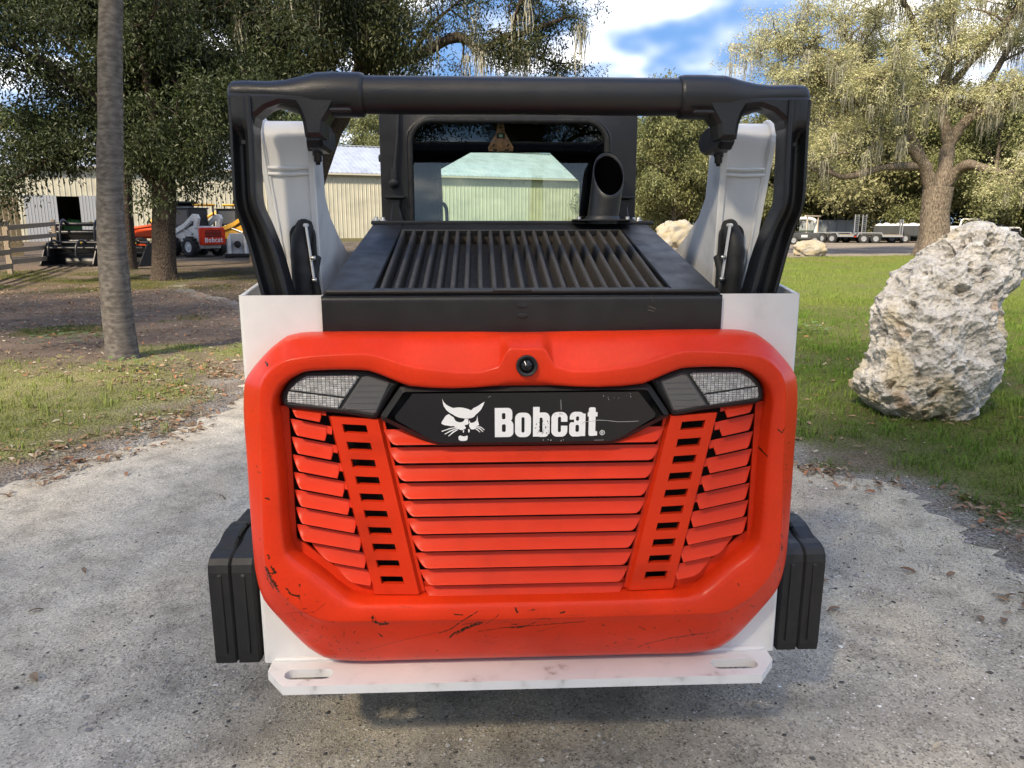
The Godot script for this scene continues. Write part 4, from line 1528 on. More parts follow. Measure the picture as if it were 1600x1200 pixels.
# ------------------------------------------------------------------ small ground cover
func multi(called: String, mesh: Mesh, xfs: Array, cols: PackedColorArray, parent: Node = self) -> MultiMeshInstance3D:
	var mm := MultiMesh.new()
	mm.transform_format = MultiMesh.TRANSFORM_3D
	mm.use_colors = true
	mm.mesh = mesh
	mm.instance_count = xfs.size()
	for i in xfs.size():
		mm.set_instance_transform(i, xfs[i])
		mm.set_instance_color(i, cols[i])
	var o := MultiMeshInstance3D.new()
	o.name = numbered(called, parent)
	o.multimesh = mm
	parent.add_child(o, true)
	return o
func tuft(rng: RandomNumberGenerator, blades: int, h: float, spread_r: float, lean: float) -> ArrayMesh:
	var g := G.new()
	for k in blades:
		var a := rng.randf() * TAU
		var b := Vector3(cos(a), 0, sin(a)) * spread_r * sqrt(rng.randf())
		var a2 := rng.randf() * TAU
		var dir := Vector3(cos(a2), 0, sin(a2))
		var hh := h * rng.randf_range(0.45, 1.0)
		var sidev := Vector3(-dir.z, 0, dir.x) * hh * rng.randf_range(0.028, 0.05)
		var m := b + dir * hh * lean * 0.35 + Vector3.UP * hh * 0.62
		var t := b + dir * hh * lean + Vector3.UP * hh * rng.randf_range(0.65, 1.0)
		g.col = Color.WHITE * rng.randf_range(0.75, 1.1)
		g.tri(b - sidev, b + sidev, m + sidev * 0.7)
		g.tri(b - sidev, m + sidev * 0.7, m - sidev * 0.7)
		g.tri(m - sidev * 0.7, m + sidev * 0.7, t)
	return g.mesh(M.blade)
func build_litter() -> void:
	var rng := RandomNumberGenerator.new()
	rng.seed = 2024
	M.blade = mat(1, 1, 1, 0.7)
	M.blade.vertex_color_use_as_albedo = true
	M.blade.backlight_enabled = true
	M.blade.backlight = Color(0.35, 0.35, 0.35)
	M.blade.specular_mode = BaseMaterial3D.SPECULAR_DISABLED
	M.leaf_dry = mat(1, 1, 1, 0.8)
	M.leaf_dry.vertex_color_use_as_albedo = true
	var near_m := [tuft(rng, 12, 0.075, 0.05, 0.6), tuft(rng, 14, 0.055, 0.06, 0.9), tuft(rng, 10, 0.11, 0.05, 0.7)]
	var far_m := tuft(rng, 26, 0.085, 0.22, 0.7)
	# lawn and verges
	var sets := [[], [], [], []]
	var cs := [PackedColorArray(), PackedColorArray(), PackedColorArray(), PackedColorArray()]
	for zone in [[1.4, 11.0, -14.0, -0.8, 26000, false], [-9.0, -2.0, -13.5, -1.6, 20000, false], [3.0, 34.0, -36.0, -13.0, 15000, true], [-20.0, -4.0, -27.0, -13.0, 5000, true]]:
		for k in zone[4]:
			var x := rng.randf_range(zone[0], zone[1])
			var z := rng.randf_range(zone[2], zone[3])
			var gr := grassy(x, z)
			if rng.randf() > gr * 1.1 - 0.05: continue
			if zone[5] == false and z < -8.0 and rng.randf() < 0.35: continue
			var dry := clampf(0.35 + F2.get_noise_2d(x * 0.7, z * 0.7) * 1.1 + rng.randfn(0, 0.22), 0, 1)
			var c := mixc(Color(0.062, 0.105, 0.022), Color(0.20, 0.165, 0.070), dry)
			if x > 2 and z < -12: c = mixc(c, Color(0.20, 0.275, 0.058), 0.7)
			elif x > 0: c = mixc(c, Color(0.13, 0.235, 0.038), 0.6)
			if x < 0 and z > -8: c = mixc(c, Color(0.31, 0.37, 0.10), 0.6)
			var m: int = 3 if zone[5] else rng.randi() % 3
			if m == 2 and rng.randf() < 0.5: m = 1
			var s := rng.randf_range(0.6, 1.2) * (0.6 + 0.5 * gr)
			sets[m].append(Transform3D(Basis(Vector3.UP, rng.randf() * TAU).scaled(Vector3(s, s * rng.randf_range(0.7, 1.15), s)), on_ground(x, z) + Vector3(0, 0.004, 0)))
			cs[m].append(c)
	for m in 4:
		var o := multi("grass", near_m[m] if m < 3 else far_m, sets[m], cs[m])
		stuff(o, "short patchy grass of the lawn and verges", "grass")
	# fallen leaves
	var g := G.new()
	for q in 4:
		pass
	var prof := [[-0.030, 0.004, 0.0], [-0.015, 0.011, 0.004], [0.005, 0.012, 0.006], [0.020, 0.007, 0.003], [0.034, 0.0005, -0.002]]
	for k in prof.size() - 1:
		var a: Array = prof[k]
		var b: Array = prof[k + 1]
		g.quad(Vector3(a[0], a[2] + 0.004, a[1]), Vector3(b[0], b[2] + 0.005, b[1]), Vector3(b[0], b[2], 0), Vector3(a[0], a[2], 0))
		g.quad(Vector3(a[0], a[2], 0), Vector3(b[0], b[2], 0), Vector3(b[0], b[2] + 0.004, -b[1]), Vector3(a[0], a[2] + 0.005, -a[1]))
	var leaf := g.mesh(M.leaf_dry)
	var xs := []
	var lc := PackedColorArray()
	for k in 26000:
		var x: float
		var z: float
		var p := 1.0
		var w := k % 10
		if w < 3:        # band along the right margin of the drive
			z = rng.randf_range(-6.0, 0.8)
			var e := edges(z)
			x = e.y + rng.randfn(0.05, 0.2)
			p = 0.6 * ss(-0.1, 0.45, F2.get_noise_2d(x * 0.8, z * 0.8))
		elif w < 5:      # left verge
			z = rng.randf_range(-7.0, -1.0)
			x = edges(z).x - absf(rng.randfn(0.0, 0.9)) + 0.25
			p = ss(-0.3, 0.5, F2.get_noise_2d(x, z))
		elif w < 9:      # under the trees
			x = rng.randf_range(-12.0, -2.0)
			z = rng.randf_range(-18.0, -6.0)
			p = 0.8 - 0.6 * grassy(x, z)
		else:            # thinly over lawn and drive
			x = rng.randf_range(-3.0, 8.0)
			z = rng.randf_range(-10.0, 0.9)
			p = 0.25 if x < edges(z).y else 0.7
			if x < edges(z).y and x < 1.2 and rng.randf() < 0.7: p = 0.0
		if rng.randf() > p: continue
		var s := rng.randf_range(0.45, 1.15)
		var b := Basis(Vector3.UP, rng.randf() * TAU) * Basis(Vector3.RIGHT, rng.randfn(0, 0.35)) * Basis(Vector3.BACK, rng.randfn(0, 0.25))
		xs.append(Transform3D(b.scaled(Vector3.ONE * s), on_ground(x, z) + Vector3(0, 0.014, 0)))
		var t := rng.randf()
		var c := mixc(Color(0.16, 0.095, 0.055), Color(0.30, 0.215, 0.135), t)
		if rng.randf() < 0.18: c = Color(0.33, 0.15, 0.07)
		if rng.randf() < 0.15: c = Color(0.38, 0.33, 0.25)
		lc.append(c)
	stuff(multi("fallen_leaves", leaf, xs, lc), "dry brown oak leaves scattered on the ground", "leaves")
	# crushed stone lying loose on the drive
	g = G.new()
	var pts := []
	for k in 6:
		pts.append(Vector3(cos(k * 1.05 + 0.2) * (0.8 + 0.25 * sin(k * 2.7)), 0.1 * sin(k * 4.0), sin(k * 1.05) * (0.75 + 0.2 * cos(k * 3.1))))
	for k in 6:
		g.tri(Vector3(0.1, 0.62, -0.05), pts[(k + 1) % 6], pts[k])
		g.tri(Vector3(0, -0.5, 0), pts[k], pts[(k + 1) % 6])
	M.stone = mat(1, 1, 1, 0.85)
	M.stone.vertex_color_use_as_albedo = true
	var stone := g.mesh(M.stone)
	xs = []
	lc = PackedColorArray()
	for k in 150000:
		var z := 1.35 - 8.0 * pow(rng.randf(), 1.6)
		var e := edges(z)
		var x := rng.randf_range(e.x, e.y + 0.2)
		var q := F2.get_noise_2d(x, z)
		var sandy := ss(-0.6, -1.9, x + q * 0.6)
		if rng.randf() > (0.75 + q * 0.6) * (1.0 - 0.86 * sandy): continue
		if absf(x) < 0.55 and z < -0.3: continue
		var s := 0.0019 * exp(absf(rng.randfn(0, 0.6)))
		if rng.randf() < 0.012: s *= 2.0
		xs.append(Transform3D(Basis(Vector3.UP, rng.randf() * TAU).scaled(Vector3(s, s * 0.6, s * rng.randf_range(0.7, 1.2))), Vector3(x, 0.007, z)))
		var t := rng.randf()
		var v := 0.20 + 0.40 * t * t
		if rng.randf() < 0.08: v = 0.8
		if rng.randf() < 0.2: v = 0.06
		lc.append(Color(v, v * 0.97, v * 0.92))
	stuff(multi("loose_gravel", stone, xs, lc), "loose crushed stone on the drive", "gravel")
	# broad-leaved weeds: a few low plants one can point to
	var wl := G.new()
	for k in 22:
		var a := k * 2.4
		var r := 0.02 + 0.10 * sqrt(k / 22.0)
		var c := Vector3(cos(a) * r, 0.05 + 0.05 * (1.0 - k / 22.0) + 0.02 * sin(k * 3.3), sin(a) * r)
		var d := Vector3(cos(a), 0.35, sin(a)).normalized()
		var sd := Vector3(-sin(a), 0, cos(a))
		var l := 0.05 + 0.018 * sin(k * 5.1)
		wl.col = Color.WHITE * (0.8 + 0.25 * sin(k * 7.7))
		wl.quad(c, c + d * l * 0.5 + sd * l * 0.33, c + d * l + Vector3.DOWN * 0.012, c + d * l * 0.5 - sd * l * 0.33)
	for w in [[-3.55, -6.6, 1.5, 0, "pale green weed right of the slim tree trunk base"], [-4.0, -6.45, 1.7, 1, "broad leafy weed just in front of the slim tree trunk"], [-4.75, -6.75, 1.4, 2, "yellowish weed left of the slim tree trunk base"],
			[-5.55, -8.1, 2.2, 3, "low green clump growing left behind the slim tree"], [-5.15, -8.3, 1.9, 1, "small green clump between the slim tree and the soil patch"], [-2.9, -7.6, 1.7, 3, "green weed on the soil beside the loader's left post"],
			[3.35, -8.2, 2.6, 0, "clover clump on the lawn left of the big rock"], [3.9, -8.5, 2.3, 1, "leafy clover clump close behind the big rock"], [3.1, -8.9, 2.2, 2, "clover clump nearest the loader on the right lawn"], [4.6, -8.9, 2.0, 3, "clover clump farthest back behind the big rock"]]:
		var wm := mat(0.095, 0.155, 0.034, 0.6)
		if w[3] == 2: wm = mat(0.20, 0.20, 0.045, 0.6)
		if w[3] == 0: wm = mat(0.15, 0.19, 0.06, 0.6)
		wm.backlight_enabled = true
		wm.backlight = Color(0.5, 0.5, 0.5)
		var o := thing("weed", w[4], "weed", on_ground(w[0], w[1]), w[3] * 1.3, "weeds in the grass")
		o.scale = Vector3(w[2], w[2] * 0.75, w[2])
		put("leaves", wl, wm, o)

# ------------------------------------------------------------------ trees
func leaf_clump(sd: int, n: int, spread_v: Vector3, l: float, w: float, droop: float) -> ArrayMesh:
	var rng := RandomNumberGenerator.new()
	rng.seed = sd
	var g := G.new()
	for k in n:
		var c := Vector3(rng.randfn(0, 0.45), rng.randfn(0, 0.45), rng.randfn(0, 0.45)).limit_length(1.0) * spread_v
		var d := (c.normalized() * 0.6 + Vector3(rng.randfn(0, 0.6), rng.randfn(0, 0.5) - droop, rng.randfn(0, 0.6))).normalized()
		var up := (Vector3.UP + Vector3(rng.randfn(0, 0.5), 0, rng.randfn(0, 0.5))).normalized()
		var sd2 := d.cross(up).normalized()
		up = sd2.cross(d)
		var ll := l * rng.randf_range(0.65, 1.2)
		var ww := w * rng.randf_range(0.7, 1.15)
		g.col = Color.WHITE * rng.randf_range(0.65, 1.15)
		var b := c - d * ll * 0.5
		var t := c + d * ll * 0.5 - up * ll * 0.12
		g.tri(b, c + sd2 * ww * 0.5 + up * ww * 0.18, t)
		g.tri(b, t, c - sd2 * ww * 0.5 + up * ww * 0.18)
	return g.mesh(M.leaf)
func moss_clump(sd: int) -> ArrayMesh:
	var rng := RandomNumberGenerator.new()
	rng.seed = sd
	var g := G.new()
	for k in 12:
		var p := Vector3(rng.randfn(0, 0.09), rng.randf_range(-0.1, 0.02), rng.randfn(0, 0.09))
		var l := rng.randf_range(0.3, 1.0)
		var w := 0.018
		var a := rng.randf() * TAU
		for s in 4:
			var q := p + Vector3(rng.randfn(0, 0.03), -l / 4, rng.randfn(0, 0.03))
			var sv := Vector3(cos(a), 0, sin(a)) * w
			var w2 := w * (0.75 if s < 3 else 0.1)
			g.col = Color.WHITE * rng.randf_range(0.7, 1.1)
			g.quad(p - sv, p + sv, q + sv * (w2 / w), q - sv * (w2 / w))
			p = q
			w = w2
			a += rng.randfn(0, 0.4)
	return g.mesh(M.moss)

class Grow:
	var wood := G.new()
	var leaves: Array = []
	var moss: Array = []
	var rng := RandomNumberGenerator.new()
	var levels := 3
	var wander := 0.35
	var rise := 0.12
	var kids := 5
	var shrink := 0.55
	var clumps := 5
	var clump_r := 0.25
	var clump_s := 1.0
	var moss_p := 0.0
	func limb(pts: Array, r0: float, r1: float, seg := 10) -> void:
		var sm: Array = []
		for i in pts.size() - 1:
			var a: Vector3 = pts[maxi(i - 1, 0)]
			var b: Vector3 = pts[i]
			var d: Vector3 = pts[i + 1]
			var e: Vector3 = pts[mini(i + 2, pts.size() - 1)]
			for k in 5: sm.append(b.cubic_interpolate(d, a, e, k / 5.0))
		sm.append(pts[pts.size() - 1])
		var rad := []
		for k in sm.size(): rad.append(lerpf(r0, r1, float(k) / (sm.size() - 1)) * (1.0 + 0.07 * rng.randfn(0, 1)))
		wood.tube(sm, rad, seg, false)
	func sprout(pts: Array, t0: float, n: int, length: float, r: float, lev: int) -> void:
		for k in n:
			var t := lerpf(t0, 1.0, (k + rng.randf()) / n) * (pts.size() - 1)
			var i := mini(int(t), pts.size() - 2)
			var p: Vector3 = (pts[i] as Vector3).lerp(pts[i + 1], t - i)
			var along: Vector3 = (pts[i + 1] - pts[i]).normalized()
			var d := (along * 0.5 + Vector3(rng.randfn(0, 0.7), rng.randfn(0.12, 0.5), rng.randfn(0, 0.7))).normalized()
			branch(p, d, length * rng.randf_range(0.6, 1.2), r, lev)
		branch(pts[pts.size() - 1], (pts[pts.size() - 1] - pts[pts.size() - 2]).normalized(), length * 0.8, r, lev)
	func branch(p: Vector3, d: Vector3, length: float, r: float, lev: int) -> void:
		var path := [p]
		var rad := [r]
		var n := 5 if lev < levels else 3
		for k in n:
			d = (d + Vector3(rng.randfn(0, wander), rng.randfn(rise, wander * 0.7), rng.randfn(0, wander))).normalized()
			p += d * length / n
			path.append(p)
			rad.append(maxf(r * (1.0 - 0.75 * (k + 1) / n), 0.006))
		wood.tube(path, rad, 8 if lev <= 1 else (5 if lev == 2 else 3), false)
		if moss_p > 0.0 and lev <= levels:
			for q in path:
				if rng.randf() < moss_p: moss.append(Transform3D(Basis(Vector3.UP, rng.randf() * TAU).scaled(Vector3.ONE * rng.randf_range(0.6, 1.5)), q))
		if lev >= levels:
			for k in clumps:
				var q: Vector3 = (path[0] as Vector3).lerp(path[n], rng.randf_range(0.15, 1.1)) + Vector3(rng.randfn(0, clump_r), rng.randfn(0, clump_r * 0.7), rng.randfn(0, clump_r))
				var s := clump_s * rng.randf_range(0.7, 1.3)
				leaves.append(Transform3D((Basis(Vector3.UP, rng.randf() * TAU) * Basis(Vector3.RIGHT, rng.randfn(0, 0.3))).scaled(Vector3.ONE * s), q))
			return
		for k in kids:
			var t := rng.randf_range(0.35, 1.0) * n
			var i := mini(int(t), n - 1)
			var q: Vector3 = (path[i] as Vector3).lerp(path[i + 1], t - i)
			var dd := (d * 0.55 + Vector3(rng.randfn(0, 0.75), rng.randfn(0.1, 0.55), rng.randfn(0, 0.75))).normalized()
			branch(q, dd, length * shrink * rng.randf_range(0.7, 1.25), rad[i] * 0.62, lev + 1)

func tints(n: int, a: Color, b: Color, rng: RandomNumberGenerator) -> PackedColorArray:
	var out := PackedColorArray()
	for k in n: out.append(mixc(a, b, clampf(rng.randfn(0.45, 0.28), 0, 1)))
	return out
func local(base: Vector3, a: Array) -> Array:
	var out := []
	for i in range(0, a.size(), 3): out.append(Vector3(a[i], a[i + 1], a[i + 2]) - base)
	return out
func trunk_mesh(pts: Array, radii: Array, flare: float, bark: Material, parent: Node, seg := 28) -> void:
	var g := G.new()
	var f := noise(1.2, 3, 300)
	var sm := catmull(pts, 8)
	var rows := []
	var side := Vector3.RIGHT
	for k in sm.size():
		var t: Vector3 = (sm[mini(k + 1, sm.size() - 1)] - sm[maxi(k - 1, 0)]).normalized()
		side = (side - t * side.dot(t)).normalized()
		var up := t.cross(side)
		var q := float(k) / (sm.size() - 1) * (radii.size() - 1)
		var r := lerpf(radii[int(q)], radii[mini(int(q) + 1, radii.size() - 1)], q - int(q))
		var h: float = sm[k].y - pts[0].y
		var row := PackedVector3Array()
		for i in seg:
			var a := TAU * i / seg
			var root := exp(-maxf(h, 0) / (flare * 1.2 + 0.01)) * flare * (0.55 + 0.45 * sin(a * 5.0 + 1.0))
			var rr := r * (1.0 + 0.07 * f.get_noise_3d(cos(a) * 1.5, h * 0.9, sin(a) * 1.5)) + root
			row.append(sm[k] + (side * cos(a) - up * sin(a)) * rr)
		rows.append(row)
	g.grid(rows, true, true)
	put("trunk", g, bark, parent)
func finish(t: Node3D, w: Grow, bark: Material, clump: Mesh, ca: Color, cb: Color) -> void:
	if w.wood.ix.size() > 0: stuff(put("branches", w.wood, bark, t))
	if w.leaves.size() > 0: stuff(multi("crown", clump, w.leaves, tints(w.leaves.size(), ca, cb, w.rng), t))
	if w.moss.size() > 0: stuff(multi("hanging_moss", moss_mesh, w.moss, tints(w.moss.size(), Color(0.24, 0.235, 0.18), Color(0.40, 0.385, 0.31), w.rng), t))
var moss_mesh: Mesh
func bark_mat(r: float, g: float, b: float, sc: Vector3, depth: float, sd: int) -> StandardMaterial3D:
	var m := mat(r, g, b, 0.9)
	m.albedo_texture = ntex(0.03, 6, sd, [[0.0, 0.35], [0.4, 0.7], [0.62, 0.9], [0.75, 1.0], [1.0, 1.0]])
	m.heightmap_enabled = true
	m.heightmap_texture = ntex(0.035, 5, sd + 1, [])
	m.heightmap_scale = depth
	m.specular_mode = BaseMaterial3D.SPECULAR_DISABLED
	m.uv1_triplanar = true
	m.uv1_world_triplanar = true
	m.uv1_scale = sc
	return m

func build_trees() -> void:
	M.leaf = mat(1, 1, 1, 0.55)
	M.leaf.vertex_color_use_as_albedo = true
	M.leaf.backlight_enabled = true
	M.leaf.backlight = Color(0.8, 0.8, 0.8)
	M.moss = mat(1, 1, 1, 0.9)
	M.moss.vertex_color_use_as_albedo = true
	M.moss.backlight_enabled = true
	M.moss.backlight = Color(0.6, 0.6, 0.6)
	M.bark_pale = bark_mat(0.165, 0.150, 0.138, Vector3(0.7, 1.4, 0.7), 0.22, 401)
	M.bark_pale.albedo_texture = ntex(0.025, 6, 401, [[0.0, 0.62], [0.45, 0.84], [0.75, 1.0], [1.0, 1.0]])
	M.bark_oak = bark_mat(0.125, 0.10, 0.082, Vector3(2.2, 0.8, 2.2), 3.0, 411)
	M.bark_big = bark_mat(0.27, 0.225, 0.18, Vector3(1.1, 0.28, 1.1), 6.0, 421)
	moss_mesh = moss_clump(9)
	var dark_clump := leaf_clump(21, 26, Vector3(0.34, 0.26, 0.34), 0.115, 0.05, 0.25)
	var fine_clump := leaf_clump(22, 34, Vector3(0.30, 0.22, 0.30), 0.07, 0.026, 0.1)
	var wide_clump := leaf_clump(23, 30, Vector3(0.55, 0.42, 0.55), 0.17, 0.07, 0.1)
	var mossy_clump := leaf_clump(27, 46, Vector3(0.50, 0.34, 0.50), 0.115, 0.045, 0.35)
	var d0 := Color(0.030, 0.048, 0.014)
	var d1 := Color(0.075, 0.092, 0.030)

	# slim grey tree at the left
	var base := on_ground(-4.34, -7.26)
	var t := thing("slim_tree", "slim pale grey tree trunk rising out of frame at the left", "tree", base)
	trunk_mesh([Vector3(0.02, -0.12, 0), Vector3(0.01, 0.5, 0), Vector3(0.02, 1.2, 0), Vector3(0.05, 1.9, -0.02), Vector3(0.13, 2.7, -0.04), Vector3(0.19, 3.4, -0.06), Vector3(0.29, 4.3, -0.08), Vector3(0.45, 5.8, -0.1)], [0.178, 0.17, 0.155, 0.140, 0.130, 0.125, 0.115, 0.10], 0.065, M.bark_pale, t)
	var w := Grow.new()
	w.rng.seed = 31
	w.levels = 3; w.kids = 4; w.clumps = 4; w.clump_s = 0.95; w.rise = -0.02; w.wander = 0.3
	w.sprout([Vector3(0.29, 4.3, -0.08), Vector3(0.34, 4.8, -0.08), Vector3(0.42, 5.6, -0.1), Vector3(0.5, 6.8, -0.1)], 0.0, 8, 2.0, 0.03, 1)
	finish(t, w, M.bark_oak, fine_clump, d0, d1)

	# dark leafy oak behind it
	base = on_ground(-8.6, -19.5)
	t = thing("leafy_oak", "dark oak with a low leafy crown in front of the metal hall", "tree", base)
	trunk_mesh([Vector3(0, -0.15, 0), Vector3(0.05, 1.0, 0), Vector3(0.15, 2.2, -0.05), Vector3(0.2, 3.5, -0.1), Vector3(0.2, 5.0, -0.1)], [0.33, 0.29, 0.30, 0.24, 0.15], 0.16, M.bark_oak, t)
	w = Grow.new()
	w.rng.seed = 47
	w.levels = 3; w.kids = 7; w.clumps = 8; w.rise = 0.07; w.clump_r = 0.32; w.clump_s = 1.05
	var lowl := [Vector3(0.15, 2.0, 0), Vector3(-0.2, 3.0, 0.4), Vector3(-0.8, 3.55, 0.8), Vector3(-1.5, 3.35, 1.2), Vector3(-2.3, 2.75, 1.6)]
	w.limb(lowl, 0.15, 0.05)
	w.sprout(lowl, 0.35, 9, 1.35, 0.05, 2)
	for q in [[0.9, 3.1, 0.9, 1.5, 3.1, 1.5], [-0.6, 3.9, -1.0, -1.6, 4.6, -1.6], [0.9, 4.4, -0.6, 2.1, 5.4, -1.0], [-1.0, 4.6, 0.9, -2.4, 5.6, 1.6], [0.3, 5.4, 0.8, 0.4, 7.2, 1.4], [1.0, 4.0, 0.6, 2.2, 4.2, 0.9]]:
		var lm := [Vector3(0.18, 2.3 + 0.3 * rngless(q[0]), 0), Vector3(q[0], q[1], q[2]), Vector3(q[3], q[4], q[5])]
		w.limb(lm, 0.13, 0.05)
		w.sprout(lm, 0.3, 7, 1.55, 0.05, 2)
	finish(t, w, M.bark_oak, dark_clump, d0, d1)

	# old oak whose limb reaches out over the loader
	base = on_ground(-5.67, -22.7)
	t = thing("spreading_oak", "old mossy oak whose long limb reaches right above the loader", "tree", base)
	trunk_mesh(local(base, [-5.7, 0.0, -22.7, -5.2, 2.5, -22.8, -4.5, 4.2, -22.7, -4.1, 4.8, -22.5, -3.5, 6.0, -22.1]), [0.42, 0.30, 0.25, 0.24, 0.20], 0.2, M.bark_oak, t)
	w = Grow.new()
	w.rng.seed = 53
	w.levels = 3; w.kids = 5; w.clumps = 4; w.rise = -0.04; w.clump_r = 0.22; w.clump_s = 0.85; w.moss_p = 0.025; w.wander = 0.34
	var lr := local(base, [-3.5, 6.0, -22.1, -2.0, 6.2, -21.6, -0.7, 6.7, -21.3, -0.1, 6.4, -21.1, 0.3, 6.4, -20.9, 0.6, 6.6, -20.7, 1.0, 6.6, -20.5, 1.5, 6.7, -20.2, 2.2, 6.9, -20.0])
	w.limb(lr, 0.17, 0.045)
	w.sprout(lr, 0.15, 11, 1.1, 0.04, 2)
	for q in [[0.3, 6.4, -20.9, 0.6, 6.5, -20.9, 1.2, 6.3, -21.1, 1.6, 6.2, -21.2, 2.2, 6.1, -21.6], [0.6, 6.6, -20.7, 0.9, 6.7, -20.6, 1.0, 7.2, -20.3, 1.3, 8.0, -20.0], [-2.0, 6.2, -21.6, -1.4, 7.0, -21.4, -0.6, 7.6, -21.2]]:
		var lm := local(base, q)
		w.limb(lm, 0.075, 0.03, 7)
		w.sprout(lm, 0.25, 7, 1.0, 0.03, 2)
	w.kids = 7
	w.clumps = 9
	w.clump_s = 1.1
	for q in [[-4.5, 4.2, -22.7, -5.7, 5.2, -21.6, -6.9, 4.9, -20.5, -7.2, 5.3, -20.2, -7.8, 6.0, -19.5], [-3.5, 6.0, -22.1, -4.0, 7.7, -23.0, -4.8, 9.7, -23.9], [-3.5, 6.0, -22.1, -3.2, 7.0, -20.7, -3.4, 8.0, -19.0], [-4.1, 4.8, -22.5, -5.2, 6.2, -22.0, -6.4, 7.4, -21.6, -7.4, 8.4, -21.0], [-4.0, 5.0, -22.4, -3.4, 6.0, -21.4, -3.0, 6.6, -20.4]]:
		var lm := local(base, q)
		w.limb(lm, 0.14, 0.05)
		w.sprout(lm, 0.2, 9, 1.5, 0.05, 2)
	finish(t, w, M.bark_oak, dark_clump, d0, Color(0.085, 0.09, 0.032))

	# a second dark tree fills the sky behind the leafy oak
	for q in [[-11.5, -24.0, 83, "dark leafy tree behind the slim tree, hiding the hall roof", 3.2], [-8.35, -27.5, 85, "dark leafy tree behind the low leafy oak's crown", 3.6]]:
		base = on_ground(q[0], q[1])
		t = thing("inner_oak", q[3], "tree", base, 0.0, "dark trees of the yard")
		trunk_mesh([Vector3(0, -0.2, 0), Vector3(0.05, 1.5, 0), Vector3(0.2, 3.5, 0.1), Vector3(0.2, 6.5, 0.2)], [0.26, 0.22, 0.2, 0.1], 0.12, M.bark_oak, t, 14)
		w = Grow.new()
		w.rng.seed = q[2]
		w.levels = 3; w.kids = 6; w.clumps = 8; w.clump_r = 0.4; w.clump_s = 1.3
		for k in 9:
			var a: float = TAU * k / 9 * 2.0 + q[2]
			var lm := [Vector3(0.15, 5.0 + 0.35 * k, 0.1), Vector3(cos(a) * q[4] * 0.5, 6.8 + 0.45 * k, sin(a) * q[4] * 0.5), Vector3(cos(a) * q[4], 7.6 + 0.5 * k, sin(a) * q[4])]
			w.limb(lm, 0.11, 0.05, 6)
			w.sprout(lm, 0.25, 6, 1.6, 0.05, 2)
		finish(t, w, M.bark_oak, dark_clump, d0, d1)

	# thin-leaved trees at the far left edge
	base = on_ground(-20.5, -27.0)
	t = thing("edge_tree", "tall tree at the far left edge whose branches droop over the fence", "tree", base)
	trunk_mesh([Vector3(0, -0.2, 0), Vector3(0.3, 2.0, 0), Vector3(0.5, 5.0, 0), Vector3(0.8, 9.0, 0)], [0.35, 0.3, 0.24, 0.12], 0.15, M.bark_oak, t, 16)
	w = Grow.new()
	w.rng.seed = 59
	w.levels = 3; w.kids = 6; w.clumps = 9; w.rise = -0.05; w.clump_r = 0.4; w.clump_s = 1.35
	for q in [[1.8, 5.2, 1.0, 4.0, 5.6, 2.0], [2.0, 7.6, 0.6, 4.6, 9.0, 1.2], [-1.0, 5.5, 1.0, -2.4, 6.5, 2.0], [1.0, 8.5, -1.2, 2.0, 11.0, -2.0], [1.6, 9.0, 2.0, 3.6, 10.6, 3.6], [2.2, 6.4, 2.6, 4.4, 7.0, 4.4]]:
		var lm := [Vector3(0.5, q[1] * 0.8, 0), Vector3(q[0], q[1] + 2.0, q[2]), Vector3(q[3], q[4] + 2.2, q[5])]
		w.limb(lm, 0.12, 0.04)
		w.sprout(lm, 0.3, 8, 1.6, 0.05, 2)
	finish(t, w, M.bark_oak, dark_clump, d0, d1)

	# great live oak on the right
	base = on_ground(21.55, -34.5)
	t = thing("great_oak", "great live oak hung with grey moss, its forked trunk behind the big rock", "tree", base)
	trunk_mesh([Vector3(0, -0.3, 0), Vector3(0.05, 0.9, 0), Vector3(-0.03, 1.9, 0), Vector3(-0.02, 3.2, 0)], [0.74, 0.66, 0.62, 0.66], 0.42, M.bark_big, t, 40)
	w = Grow.new()
	w.rng.seed = 61
	w.levels = 3; w.kids = 5; w.clumps = 5; w.rise = 0.05; w.clump_r = 0.34; w.clump_s = 1.0; w.moss_p = 0.16; w.wander = 0.36
